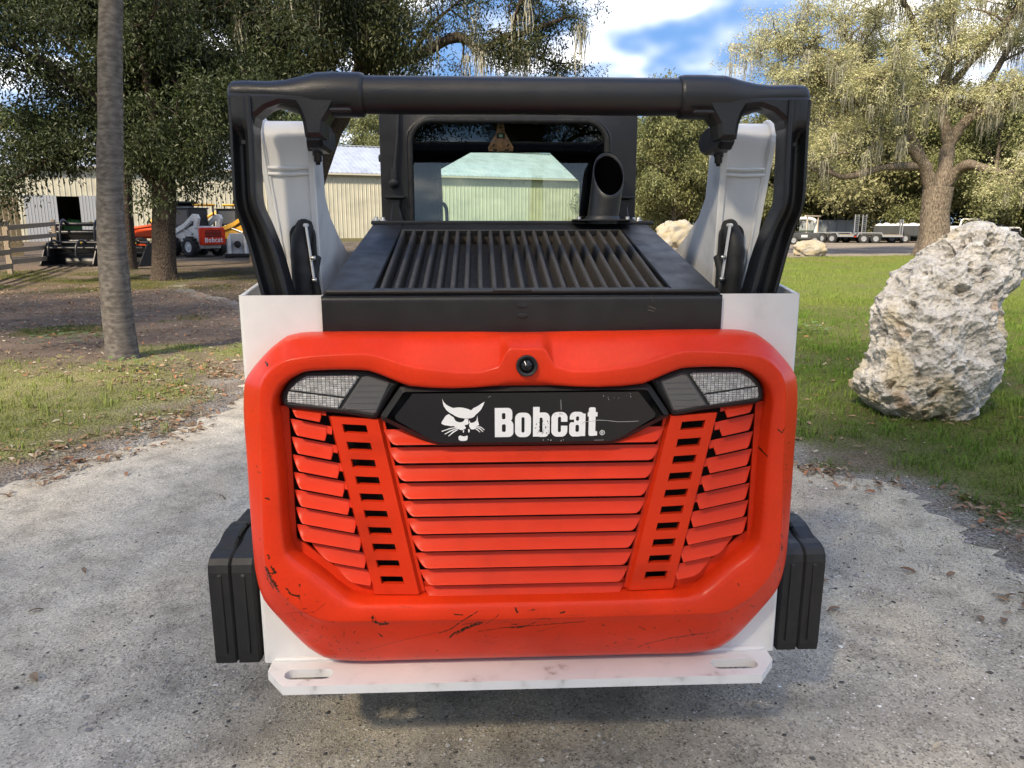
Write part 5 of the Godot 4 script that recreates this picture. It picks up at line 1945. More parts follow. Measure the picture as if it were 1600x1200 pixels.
	var big := [[21.5, 2.5, -34.5, 20.9, 3.8, -34.4, 20.2, 4.7, -34.2, 19.5, 5.2, -34.2, 18.8, 5.5, -34.3, 17.5, 5.7, -34.4, 15.9, 6.2, -34.6], [21.1, 4.2, -34.7, 19.9, 4.2, -34.3, 18.5, 4.1, -33.9, 16.9, 3.7, -34.1, 16.0, 3.9, -34.0, 14.8, 4.1, -34.5],
		[21.5, 2.9, -34.5, 22.0, 3.8, -34.2, 22.2, 4.2, -33.4, 22.3, 3.9, -32.2, 22.3, 3.7, -31.0, 22.9, 3.8, -30.0], [21.5, 2.9, -34.5, 21.7, 3.9, -34.4, 22.0, 5.2, -34.8, 22.5, 6.1, -34.7, 23.0, 6.6, -34.4, 23.3, 6.5, -33.6, 24.0, 7.1, -32.9],
		[23.0, 6.6, -34.4, 22.3, 7.2, -35.2, 21.1, 7.4, -35.9, 20.5, 8.6, -36.8, 19.8, 10.5, -37.7], [22.0, 5.2, -34.8, 21.3, 7.4, -34.6, 21.0, 9.3, -33.6, 20.1, 11.5, -33.0],
		[20.5, 4.8, -34.5, 19.4, 6.6, -34.6, 18.2, 8.4, -34.8, 16.8, 9.8, -35.0], [22.5, 6.1, -34.7, 23.8, 8.2, -35.0, 25.0, 10.2, -35.4, 26.0, 12.0, -35.6], [19.7, 5.2, -34.4, 18.6, 6.6, -33.0, 17.6, 7.6, -31.8], [21.3, 7.4, -34.6, 22.6, 9.6, -33.4, 23.6, 11.4, -32.6],
		[18.2, 8.4, -34.8, 15.8, 9.2, -34.5, 13.4, 9.4, -34.2], [18.8, 5.5, -34.3, 16.4, 7.4, -34.0, 14.4, 8.0, -33.8], [24.0, 7.1, -32.9, 25.6, 7.6, -31.8, 27.4, 8.0, -31.0], [20.1, 9.0, -34.0, 18.6, 11.0, -33.6, 17.4, 12.2, -33.4]]
	var rr := [0.36, 0.24, 0.33, 0.40, 0.22, 0.24, 0.20, 0.20, 0.14, 0.16, 0.10, 0.10, 0.16, 0.15]
	for k in big.size():
		var lm := local(base, big[k])
		w.limb(lm, rr[k], 0.07, 12)
		w.sprout(lm, [0.7, 0.75, 0.7, 0.6][k] if k < 4 else 0.45, [8, 6, 4, 7][k] if k < 4 else 10, 2.1, 0.07, 2)
	finish(t, w, M.bark_big, mossy_clump, Color(0.41, 0.41, 0.20), Color(0.66, 0.64, 0.38))

	# trees behind the photographer that shade the loader; they show in the cab window
	for q in [[-4.5, 6.6, 71, "shade oak standing behind the photographer on the left", 5.2, 3], [-11.4, -4.4, 73, "shade oak left of the drive outside the picture", 4.4, 2], [12.0, 30.0, 74, "oak far behind the photographer on the right", 5.5, 6], [-6.0, 36.0, 75, "oak far behind the photographer on the drive's left", 5.5, 7], [3.0, 40.0, 76, "oak far behind the photographer straight down the drive", 6.0, 7], [-14.0, 30.0, 77, "oak far behind the photographer at the left", 5.5, 7]]:
		base = on_ground(q[0], q[1])
		t = thing("shade_oak", q[3], "tree", base, 0.0, "oaks that shade the drive")
		trunk_mesh([Vector3(0, -0.2, 0), Vector3(0.1, 1.6, 0), Vector3(0.2, 4.0, 0.1), Vector3(0.3, 8.0, 0.2)], [0.42, 0.36, 0.32, 0.18], 0.2, M.bark_oak, t, 18)
		w = Grow.new()
		w.rng.seed = q[2]
		w.levels = 3; w.kids = 5; w.clumps = q[5]; w.clump_r = 0.5; w.clump_s = 1.1
		for k in 8:
			var a: float = TAU * k / 8 + q[2]
			var lm := [Vector3(0.2, 4.2 + 0.4 * k, 0.1), Vector3(cos(a) * q[4] * 0.45, 6.3 + 0.35 * k, sin(a) * q[4] * 0.45), Vector3(cos(a) * q[4], 7.0 + 0.4 * k, sin(a) * q[4])]
			w.limb(lm, 0.15, 0.06, 7)
			w.sprout(lm, 0.25, 6, 2.0, 0.06, 2)
		if q[2] == 71:
			var reach := [Vector3(0.2, 5.6, 0.1), Vector3(2.0, 7.8, -2.0), Vector3(3.8, 8.8, -4.0)]
			w.limb(reach, 0.15, 0.06, 7)
			w.sprout(reach, 0.5, 3, 1.8, 0.06, 2)
			var lead := [Vector3(-0.2, 6.6, 0.2), Vector3(-2.0, 8.4, 0.3), Vector3(-2.8, 9.8, 0.5)]
			w.limb(lead, 0.14, 0.06, 7)
			w.sprout(lead, 0.6, 2, 1.4, 0.06, 2)
		finish(t, w, M.bark_oak, wide_clump, d0, d1)

	# woods: three kinds, copied
	var kinds := []
	var cols := [[Color(0.14, 0.16, 0.06), Color(0.29, 0.30, 0.12)], [Color(0.10, 0.14, 0.045), Color(0.20, 0.25, 0.08)], [Color(0.20, 0.20, 0.085), Color(0.36, 0.35, 0.17)]]
	var far_clump := leaf_clump(24, 34, Vector3(0.85, 0.62, 0.85), 0.30, 0.13, 0.1)
	var places := woods_places()
	for i in places.size():
		var q: Array = places[i]
		var k: int = q[2]
		if kinds.size() <= k or kinds[k] == null:
			while kinds.size() <= k: kinds.append(null)
			t = thing("woodland_tree", q[5], "tree", on_ground(q[0], q[1]), 0, "trees of the woods behind the lot and hall")
			trunk_mesh([Vector3(0, -0.3, 0), Vector3(0.1, 2.5, 0), Vector3(-0.1, 5.0, 0.1), Vector3(0.1, 9.0, 0)], [0.28, 0.24, 0.2, 0.08], 0.12, M.bark_big, t, 10)
			w = Grow.new()
			w.rng.seed = 500 + k * 7
			w.levels = 3; w.kids = 4; w.clumps = 5; w.clump_r = 0.55; w.clump_s = 1.0; w.rise = 0.08
			for b in 11:
				var a := b * 2.4
				var h := 1.3 + 0.85 * b
				var rad := 2.9 * sin(PI * clampf((h + 1.6) / 13.0, 0, 1)) + 0.4
				var lm := [Vector3(0, h * 0.85, 0), Vector3(cos(a) * rad * 0.5, h + 0.5, sin(a) * rad * 0.5), Vector3(cos(a) * rad, h + 0.9, sin(a) * rad)]
				w.limb(lm, 0.09, 0.04, 6)
				w.sprout(lm, 0.3, 4, 1.7, 0.04, 2)
			finish(t, w, M.bark_big, far_clump, cols[k][0], cols[k][1])
			kinds[k] = t
			t.rotation.y = q[4]
			t.scale = Vector3.ONE * q[3]
		else:
			copy_of(kinds[k], q[5], on_ground(q[0], q[1]), q[4], Vector3(q[3], q[3] * (0.9 + 0.2 * rngless(i * 1.7)), q[3]))
func rngless(x: float) -> float:
	return 0.5 + 0.5 * sin(x * 12.9898)
func woods_places() -> Array:
	var out := []
	# along the back of the lot, right of the hall
	for i in 16:
		var a: float = lerpf(0.16, 0.80, i / 15.0)
		var d := 76.0 + 4.0 * sin(i * 2.3)
		out.append([sin(a) * d, -cos(a) * d + 2.0, [0, 1, 2, 0, 1][i % 5], 0.78 + 0.22 * rngless(i * 0.7), i * 1.3, "%s tree from the left in the front row of woods behind the trailers" % ORD[i]])
	for i in 11:
		var a := lerpf(0.14, 0.76, i / 10.0)
		var d := 92.0 + 5.0 * sin(i * 1.7)
		out.append([sin(a) * d, -cos(a) * d + 2.0, [2, 0, 1][i % 3], 1.05 + 0.2 * rngless(i * 1.9), i * 0.9, "%s tree from the left in the taller back row of the woods" % ORD[i]])
	out.append([31.0, -64.5, 2, 1.35, 0.4, "tall pale airy tree standing ahead of the woods left of the great oak"])
	out.append([17.0, -66.0, 0, 1.0, 2.4, "bushy olive tree just right of the loader's cab"])
	out.append([24.5, -68.0, 1, 0.85, 1.4, "dark green tree seen beside the loader's right arm"])
	for i in 8:
		var x := -66.0 + i * 9.0
		out.append([x, -86.0 - 1.5 * i, [0, 2, 1][i % 3], 1.05 + 0.3 * rngless(i * 3.1), i * 1.1, "%s tree from the left behind the long metal hall" % ORD[i]])
	return out

# ------------------------------------------------------------------ long metal hall and fences on the left
func build_hall() -> void:
	var at := Vector3(-37.4, 0.30, -52.06)
	var h := thing("metal_hall", "long cream metal hall with a pale ribbed roof across the yard", "building", at, 0.377)
	M.cream = mat(0.43, 0.415, 0.325, 0.55)
	M.cream.albedo_texture = ntex(0.01, 5, 601, [[0.0, 0.86], [0.5, 0.97], [1.0, 1.0]])
	tri_uv(M.cream, 0.12)
	M.roof = mat(0.42, 0.46, 0.52, 0.4, 0.35)
	M.roof.albedo_texture = ntex(0.01, 5, 602, [[0.0, 0.78], [0.5, 0.95], [1.0, 1.0]])
	tri_uv(M.roof, 0.12)
	var L := 54.0
	# ribbed sheet: (along, out) profile repeated
	var sheet := func(g: G, x0: float, x1: float, pitch: float, dep: float, lo: Vector3, hi: Vector3, nrm: Vector3) -> void:
		var n := int((x1 - x0) / pitch)
		for k in n:
			var xs := [x0 + k * pitch, x0 + (k + 0.70) * pitch, x0 + (k + 0.78) * pitch, x0 + (k + 0.92) * pitch, x0 + (k + 1) * pitch]
			var os := [0.0, 0.0, dep, dep, 0.0]
			for i in 4:
				var a: Vector3 = Vector3(xs[i], 0, 0) + nrm * os[i]
				var b: Vector3 = Vector3(xs[i + 1], 0, 0) + nrm * os[i + 1]
				g.quad(a + lo, b + lo, b + hi, a + hi)
	var g := G.new()
	sheet.call(g, 0.0, 8.2, 0.34, 0.035, Vector3.ZERO, Vector3(0, 5.25, 0), Vector3(0, 0, 1))
	sheet.call(g, 8.2, 11.0, 0.34, 0.035, Vector3(0, 3.2, 0), Vector3(0, 5.25, 0), Vector3(0, 0, 1))
	sheet.call(g, 11.0, L, 0.34, 0.035, Vector3.ZERO, Vector3(0, 5.25, 0), Vector3(0, 0, 1))
	g.box(Vector3(L - 0.1, 2.6, -9.0), Vector3(0.2, 5.2, 18.0))
	g.box(Vector3(0.1, 2.6, -9.0), Vector3(0.2, 5.2, 18.0))
	g.box(Vector3(L / 2, 2.6, -17.9), Vector3(L - 0.5, 5.2, 0.2))
	put("wall", g, M.cream, h)
	g = G.new()
	var nr := Vector3(0, 0.95, 0.30).normalized()
	sheet.call(g, -0.4, L + 0.4, 0.40, 0.045, Vector3(0, 5.28, 0.45), Vector3(0, 8.25, -9.0), nr)
	g.quad(Vector3(-0.4, 8.25, -9.0), Vector3(L + 0.4, 8.25, -9.0), Vector3(L + 0.4, 5.3, -18.3), Vector3(-0.4, 5.3, -18.3))
	g.tri(Vector3(L, 5.2, 0), Vector3(L, 5.2, -18), Vector3(L, 8.2, -9.0))
	g.tri(Vector3(0, 5.2, -18), Vector3(0, 5.2, 0), Vector3(0, 8.2, -9.0))
	var rf := put("roof", g, M.roof, h)
	g = G.new()
	g.box(Vector3(L / 2, 8.28, -9.0), Vector3(L + 0.9, 0.06, 0.5), 0.01)
	put("ridge_cap", g, M.roof, rf)
	g = G.new()
	g.box(Vector3(L / 2, 5.20, 0.36), Vector3(L + 0.8, 0.17, 0.16), 0.02)
	put("gutter", g, mat(0.42, 0.40, 0.33, 0.5), h)
	g = G.new()
	sheet.call(g, 6.3, 8.3, 0.20, 0.02, Vector3(0, 0.05, 0.16), Vector3(0, 3.25, 0.16), Vector3(0, 0, 1))
	g.box(Vector3(7.3, 1.65, 0.13), Vector3(2.0, 3.2, 0.04))
	put("sliding_door", g, mat(0.25, 0.265, 0.285, 0.5), h)
	g = G.new()
	sheet.call(g, 9.7, 11.3, 0.20, 0.02, Vector3(0, 0.05, 0.16), Vector3(0, 3.25, 0.16), Vector3(0, 0, 1))
	g.box(Vector3(10.5, 1.65, 0.13), Vector3(1.6, 3.2, 0.04))
	put("sliding_door", g, mat(0.25, 0.265, 0.285, 0.5), h)
	# board fence in front of the hall at the far left
	var wood := mat(0.26, 0.205, 0.115, 0.85)
	wood.albedo_texture = ntex(0.03, 5, 611, [[0.0, 0.5], [0.5, 0.85], [1.0, 1.0]])
	wood.uv1_scale = Vector3(0.5, 2.5, 0.5)
	wood.uv1_triplanar = true
	wood.uv1_world_triplanar = true
	var f := thing("board_fence", "tall weathered board fence at the far left edge before the hall", "fence", on_ground(-23.6, -31.0), 0.66)
	var rng := RandomNumberGenerator.new()
	rng.seed = 3
	for k in 36:
		g = G.new()
		g.box(Vector3(-3.0 + k * 0.205, 1.28 + rng.randf_range(-0.02, 0.02), rng.randf_range(-0.006, 0.006)), Vector3(0.19, 2.55, 0.022), 0.003, Basis(Vector3.BACK, rng.randfn(0, 0.006)))
		put("board", g, wood, f)
	for y in [0.5, 2.2]:
		g = G.new()
		g.box(Vector3(0.6, y, -0.05), Vector3(7.4, 0.09, 0.05), 0.004)
		put("rail", g, wood, f)
	# four-rail paddock fence
	var grey := mat(0.42, 0.34, 0.25, 0.9)
	grey.albedo_texture = wood.albedo_texture
	grey.uv1_scale = Vector3(1.0, 3.5, 1.0)
	grey.uv1_triplanar = true
	grey.uv1_world_triplanar = true
	var a := Vector3(-15.95, 0, -28.15)
	var b := Vector3(-14.0, 0, -21.8)
	var step := (b - a)
	f = thing("rail_fence", "weathered four-rail plank fence ending beside the black grapple buckets", "fence", on_ground(a.x, a.z))
	for k in 3:
		var p := a + step * float(k) * 0.5 * 2.0
		if k == 0: p = a
		var y := gh(p.x, p.z) - gh(a.x, a.z)
		g = G.new()
		g.box(Vector3(p.x - a.x, y + 0.78, p.z - a.z), Vector3(0.13, 1.62, 0.13), 0.012, Basis(Vector3.UP, 0.3) * Basis(Vector3.BACK, 0.01 * (k - 1)))
		put("post", g, grey, f)
		if k < 2:
			for r in 4:
				g = G.new()
				var l := step.length()
				var mid := p + step * 0.5 - a
				var tilt := 0.012 * (r - 1.5)
				g.box(Vector3(mid.x, 0.28 + 0.37 * r - 0.02, mid.z) + Vector3(0.085, 0, 0.02), Vector3(0.035, 0.15, l + 0.1), 0.006, Basis(Vector3.UP, atan2(step.x, step.z)) * Basis(Vector3.RIGHT, tilt))
				put("rail", g, grey, f)

# ------------------------------------------------------------------ machines in the yard
func wheel_at(parent: Node3D, at: Vector3, r: float, w: float, tyre: Material, rimm: Material) -> void:
	var g := G.new()
	g.xf = Transform3D(Basis(Vector3.RIGHT, PI / 2), at)
	g.lathe(pv([r * 0.55, -w / 2 * 0.8, r * 0.7, -w / 2, r * 0.93, -w / 2 * 0.9, r, -w / 2 * 0.6, r, w / 2 * 0.6, r * 0.93, w / 2 * 0.9, r * 0.7, w / 2, r * 0.55, w / 2 * 0.8]), 22)
	for k in 14:
		g.box(Basis(Vector3.UP, TAU * k / 14) * Vector3(r, 0, 0), Vector3(0.05, w * 0.9, 0.07), 0.0, Basis(Vector3.UP, TAU * k / 14))
	var o := put("wheel", g, tyre, parent)
	g = G.new()
	g.xf = Transform3D(Basis(Vector3.RIGHT, PI / 2), at)
	g.lathe(pv([0.0, -w * 0.32, r * 0.2, -w * 0.32, r * 0.3, -w * 0.22, r * 0.5, -w * 0.3, r * 0.56, -w * 0.42, r * 0.56, w * 0.42, r * 0.5, w * 0.3, r * 0.3, w * 0.22, r * 0.2, w * 0.32, 0.0, w * 0.32]), 18)
	put("rim", g, rimm, o)
# small loader, rear towards +x; body 2.5 m long
func small_loader(label: String, at: Vector3, turn: float, body: Material, rear: Material, trim: Material, text: String, textm: Material) -> Node3D:
	var t := thing("small_loader", label, "loader", at, turn, "loaders parked in the yard")
	var g := G.new()
	g.xf = Transform3D(Basis(), Vector3.ZERO)
	g.prism(pv([-1.15, 0.35, 0.95, 0.35, 1.05, 0.55, 1.10, 1.05, 0.95, 1.28, 0.45, 1.30, -0.2, 1.1, -1.15, 0.75]), -0.52, 0.52, 0.04)
	put("body", g, body, t)
	g = G.new()
	g.xf = Transform3D(Basis(Vector3.UP, PI / 2), Vector3(1.07, 0, 0))
	g.prism(pv([-0.58, 0.50, 0.58, 0.50, 0.62, 0.62, 0.62, 1.15, 0.54, 1.24, -0.54, 1.24, -0.62, 1.15, -0.62, 0.62]), 0.0, 0.14, 0.03)
	var rr := put("rear_door", g, rear, t)
	g = G.new()
	for k in 5: g.box(Vector3(1.215, 0.86 + 0.06 * k, 0), Vector3(0.012, 0.035, 0.8))
	stuff(put("vent_slits", g, M.dark, rr))
	if text != "":
		var tm := TextMesh.new()
		var sf := SystemFont.new()
		sf.font_names = PackedStringArray(["Droid Sans"])
		sf.font_weight = 700
		tm.font = sf
		tm.text = text
		tm.font_size = 32
		tm.pixel_size = 0.0085
		tm.depth = 0.006
		tm.material = textm
		put_mesh("lettering", tm, rr, Transform3D(Basis(Vector3.UP, PI / 2), Vector3(1.218, 0.70, 0)))
	g = G.new()
	g.box(Vector3(-0.25, 1.58, 0), Vector3(1.15, 0.95, 0.92), 0.05)
	g.box(Vector3(-0.25, 2.05, 0), Vector3(1.25, 0.06, 0.98), 0.02)
	var cabin := put("cab", g, M.black, t)
	for s in [-1.0, 1.0]:
		g = G.new()
		g.box(Vector3(-0.25, 1.66, 0.463 * s), Vector3(0.85, 0.60, 0.012))
		put("side_glass", g, M.tint, cabin)
	for s in [-1.0, 1.0]:
		g = G.new()
		g.mirror = false
		var z0: float = 0.56 * s
		g.prism(pv([0.95, 1.20, 1.12, 1.62, 1.02, 1.78, 0.72, 1.80, 0.10, 1.42, -1.25, 0.92, -1.75, 0.45, -1.66, 0.32, -1.40, 0.44, -1.05, 0.80, 0.12, 1.20, 0.62, 1.52, 0.80, 1.50, 0.72, 1.20]), z0 - 0.06, z0 + 0.06, 0.015)
		put("lift_arm", g, body, t)
		g = G.new()
		g.tube([Vector3(0.55, 0.95, z0), Vector3(-0.35, 1.28, z0)], [0.045, 0.03], 8)
		put("cylinder", g, M.steel, t)
	for s in [-1.0, 1.0]:
		for x in [-0.68, 0.55]: wheel_at(t, Vector3(x, 0.42, 0.70 * s), 0.42, 0.28, M.rubber, trim)
	g = G.new()
	g.plate_x(pv([-0.85, 0.10, 0.85, 0.10, 0.85, 0.6, -0.85, 0.6]), -1.86, -1.80, 0.01)
	g.box(Vector3(-2.1, 0.12, 0), Vector3(0.6, 0.04, 1.7), 0.01)
	put("bucket", g, M.black, t)
	return t
func grapple(label: String, at: Vector3, turn: float) -> Node3D:
	var t := thing("grapple_bucket", label, "attachment", at, turn, "black grapple buckets by the fence")
	var prof := ear(-0.1, 0.38, 0.42, 0.9, 2.8, 10)
	prof.append_array([-0.50, 0.12, -0.30, 0.0, 0.45, 0.0, 0.50, 0.08])
	for x in [-0.95, 0.95]:
		var g := G.new()
		g.plate_x(pv(prof), x - 0.02, x + 0.02, 0.006)
		put("side_plate", g, M.black, t)
	var g := G.new()
	var rows := []
	for x in [-0.94, 0.94]:
		var r := PackedVector3Array()
		for q in [[0.50, 0.02], [-0.25, 0.02], [-0.46, 0.16], [-0.48, 0.45], [-0.36, 0.68]]: r.append(Vector3(x, q[1], q[0]))
		rows.append(r)
	g.grid(rows, false)
	put("back_plate", g, M.black, t)
	for q in [[0.80, 0.05], [0.62, 0.30], [0.42, -0.35]]:
		g = G.new()
		g.tube([Vector3(-0.95, q[0], q[1]), Vector3(0.95, q[0], q[1])], [0.045, 0.045], 10)
		put("cross_tube", g, M.black, t)
	for k in 9:
		g = G.new()
		g.box(Vector3(-0.88 + k * 0.22, 0.03, 0.58), Vector3(0.05, 0.03, 0.22), 0.008)
		put("tooth", g, M.black, t)
	for x in [-0.5, 0.5]:
		g = G.new()
		g.tube(catmull([Vector3(x, 0.80, 0.05), Vector3(x, 0.88, 0.35), Vector3(x, 0.70, 0.62), Vector3(x, 0.35, 0.68)], 4), range(13).map(func(_k): return 0.04), 8)
		put("claw", g, M.black, t)
	g = G.new()
	g.tube([Vector3(0.1, 0.84, -0.2), Vector3(0.35, 0.80, 0.1)], [0.035, 0.035], 8)
	put("hose_wrap", g, mat(0.5, 0.36, 0.04, 0.6), t)
	return t

func build_yard() -> void:
	M.yellow = mat(0.62, 0.33, 0.03, 0.45)
	M.green = mat(0.02, 0.16, 0.03, 0.45)
	M.orange = mat(0.70, 0.085, 0.015, 0.42)
	M.grey_paint = mat(0.42, 0.43, 0.44, 0.5)
	grapple("black grapple bucket nearest the plank fence post", on_ground(-14.3, -26.2), -0.12)
	var gb := grapple("larger black grapple bucket behind the front one, by the hall's grey door", on_ground(-15.5, -29.6), 0.08)
	gb.scale = Vector3(1.25, 1.75, 1.2)
	grapple("black grapple bucket just right of the slim tree trunk", on_ground(-12.35, -26.3), -0.5)
	small_loader("white loader with a red rear door parked between the oak and the yellow loader", on_ground(-12.45, -33.0), -0.62, M.white, M.red, M.white, "Bobcat", M.decal_white)
	small_loader("yellow loader parked right beyond the white one", on_ground(-11.9, -37.2), -0.2, M.yellow, M.yellow, M.yellow, "CAT", M.decal_white)
	# orange tractor with its bucket raised a little, cab behind the oak trunk
	var t := thing("tractor", "orange compact tractor with a front bucket, partly behind the dark oak", "tractor", on_ground(-15.2, -35.6), 0.5)
	var g := G.new()
	g.box(Vector3(-0.4, 0.95, 0), Vector3(1.5, 0.5, 0.7), 0.1)
	put("hood", g, M.orange, t)
	g = G.new()
	g.box(Vector3(1.0, 1.55, 0), Vector3(1.35, 1.5, 1.25), 0.10)
	g.box(Vector3(1.0, 2.34, 0), Vector3(1.6, 0.12, 1.45), 0.04)
	var cb := put("cab", g, M.black, t)
	for s in [-1.0, 1.0]:
		g = G.new()
		g.box(Vector3(1.0, 1.72, 0.63 * s), Vector3(1.1, 0.9, 0.02))
		put("side_glass", g, M.tint, cb)
	g = G.new()
	g.prism(pv([-2.45, 0.55, -1.75, 0.45, -1.55, 0.62, -1.60, 1.12, -1.70, 1.14, -1.74, 0.72, -2.35, 0.66]), -0.9, 0.9, 0.01)
	for z in [-0.9, 0.9]: g.prism(pv([-2.45, 0.55, -1.75, 0.45, -1.55, 0.62, -1.60, 1.12, -1.70, 1.14, -2.2, 0.75]), z - 0.02, z + 0.02)
	put("bucket", g, M.orange, t)
	for s in [-1.0, 1.0]:
		g = G.new()
		g.tube([Vector3(-1.65, 0.72, 0.5 * s), Vector3(-1.0, 1.15, 0.5 * s), Vector3(0.3, 1.35, 0.5 * s)], [0.06, 0.07, 0.07], 8)
		put("loader_arm", g, M.orange, t)
		wheel_at(t, Vector3(-0.75, 0.38, 0.55 * s), 0.38, 0.26, M.rubber, M.orange)
		wheel_at(t, Vector3(1.15, 0.60, 0.66 * s), 0.60, 0.36, M.rubber, M.orange)
	# mini excavators' canopies seen over the loaders
	for q in [[-14.3, -38.9, 0.3, "yellow canopied excavator parked behind the white loader"], [-12.5, -40.2, -0.1, "yellow canopied excavator parked beside the hall behind the yellow loader"]]:
		t = thing("mini_excavator", q[3], "excavator", on_ground(q[0], q[1]), q[2], "excavators in the yard")
		g = G.new()
		g.box(Vector3(0, 0.75, 0), Vector3(1.5, 0.55, 1.3), 0.12)
		put("body", g, M.yellow, t)
		g = G.new()
		g.box(Vector3(0, 2.28, 0), Vector3(1.6, 0.10, 1.35), 0.04)
		put("canopy", g, M.yellow, t)
		for p in [Vector3(-0.7, 1.6, 0.55), Vector3(0.7, 1.6, 0.55), Vector3(-0.7, 1.6, -0.55), Vector3(0.7, 1.6, -0.55)]:
			g = G.new()
			g.box(p, Vector3(0.06, 1.3, 0.06), 0.01)
			put("canopy_post", g, M.black, t)
		for s in [-1.0, 1.0]:
			g = G.new()
			g.xf = Transform3D(Basis(), Vector3(0, 0.24, 0.55 * s))
			g.prism(rrect(1.7, 0.46, 0.22, 5), -0.16, 0.16, 0.02)
			put("track", g, M.rubber, t)
		g = G.new()
		g.tube([Vector3(-0.75, 0.9, 0), Vector3(-1.5, 1.9, 0), Vector3(-2.2, 1.5, 0), Vector3(-2.25, 0.6, 0)], [0.10, 0.11, 0.09, 0.07], 8)
		put("boom", g, M.yellow, t)
	# pale attachment on the ground right of the white loader
	t = thing("trencher_attachment", "pale grey attachment on the ground right of the white loader", "attachment", on_ground(-10.35, -31.9), 0.3)
	g = G.new()
	g.prism(pv([-0.45, 0.1, 0.45, 0.1, 0.40, 0.75, 0.22, 1.02, -0.30, 1.0, -0.42, 0.7]), -0.2, 0.2, 0.03)
	put("frame", g, M.grey_paint, t)
	for x in [-0.32, 0.32]:
		g = G.new()
		g.box(Vector3(x, 0.5, 0.24), Vector3(0.12, 0.75, 0.12), 0.02)
		put("bracket", g, M.white, t)
	g = G.new()
	g.xf = Transform3D(Basis(Vector3.RIGHT, PI / 2), Vector3(0.0, 0.55, 0.2))
	g.lathe(pv([0.0, 0.14, 0.13, 0.14, 0.15, 0.1, 0.15, -0.05]), 14)
	put("motor", g, M.black, t)
	g = G.new()
	g.box(Vector3(0, 0.09, 0.1), Vector3(1.1, 0.16, 0.7), 0.03)
	put("skid", g, M.black, t)
	# green machine in the hall's doorway
	t = thing("green_tractor", "green tractor hood showing in the dark hall doorway", "tractor", Vector3(-29.9, 0.30, -57.6), 0.377)
	t.scale = Vector3.ONE * 0.85
	g = G.new()
	g.prism(pv([-0.9, 0.9, 0.8, 0.9, 0.9, 1.3, 0.5, 1.85, -0.4, 1.95, -0.9, 1.6]), -0.45, 0.45, 0.1)
	put("hood", g, M.green, t)
	for s in [-1.0, 1.0]:
		wheel_at(t, Vector3(-0.5, 0.45, 0.6 * s), 0.45, 0.25, M.rubber, M.yellow)
		wheel_at(t, Vector3(1.0, 0.62, 0.65 * s), 0.62, 0.3, M.rubber, M.yellow)

# ------------------------------------------------------------------ trailers and truck on the lot
func ramp_gate(g: G, at: Vector3, w: float, h: float) -> void:
	for x in [-w / 2, 0.0, w / 2]: g.box(at + Vector3(x, h / 2, 0), Vector3(0.05, h, 0.05))
	var n := int(h / 0.14)
	for k in n: g.box(at + Vector3(0, (k + 0.5) * h / n, 0.0), Vector3(w - 0.04, 0.045, 0.06))
func trailer(label: String, at: Vector3, turn: float, length: float, deckm: Material, frame: Material) -> Node3D:
	var t := thing("flatbed_trailer", label, "trailer", at, turn, "trailers parked on the lot")
	var g := G.new()
	for s in [-1.0, 1.0]: g.box(Vector3(0, 0.55, 0.95 * s), Vector3(length, 0.14, 0.07), 0.01)
	for k in 6: g.box(Vector3(-length / 2 + (k + 0.5) * length / 6, 0.53, 0), Vector3(0.07, 0.10, 1.83))
	g.tube([Vector3(-length / 2, 0.52, 0.9), Vector3(-length / 2 - 1.2, 0.50, 0), Vector3(-length / 2 - 1.6, 0.50, 0)], [0.05, 0.05, 0.05], 6)
	g.tube([Vector3(-length / 2, 0.52, -0.9), Vector3(-length / 2 - 1.2, 0.49, 0.0)], [0.05, 0.05], 6)
	put("frame", g, frame, t)
	g = G.new()
	for k in 9: g.box(Vector3(0, 0.64, -0.82 + k * 0.205), Vector3(length - 0.06, 0.04, 0.19), 0.005)
	stuff(put("deck", g, deckm, t))
	for s in [-1.0, 1.0]:
		g = G.new()
		g.prism(pv([-0.95, 0.48, -0.80, 0.82, 0.80, 0.82, 0.95, 0.48, 0.88, 0.48, 0.75, 0.76, -0.75, 0.76, -0.88, 0.48]), 1.12 * s - 0.12, 1.12 * s + 0.12)
		put("fender", g, frame, t)
		for x in [-0.42, 0.42]: wheel_at(t, Vector3(x, 0.36, 1.12 * s), 0.36, 0.2, M.rubber, frame)
	for x in [-length / 2 - 0.02]:
		g = G.new()
		g.box(Vector3(length / 2 + 0.02, 0.5, 0.7), Vector3(0.03, 0.1, 0.25))
		put("tail_light", g, M.red, t)
	return t
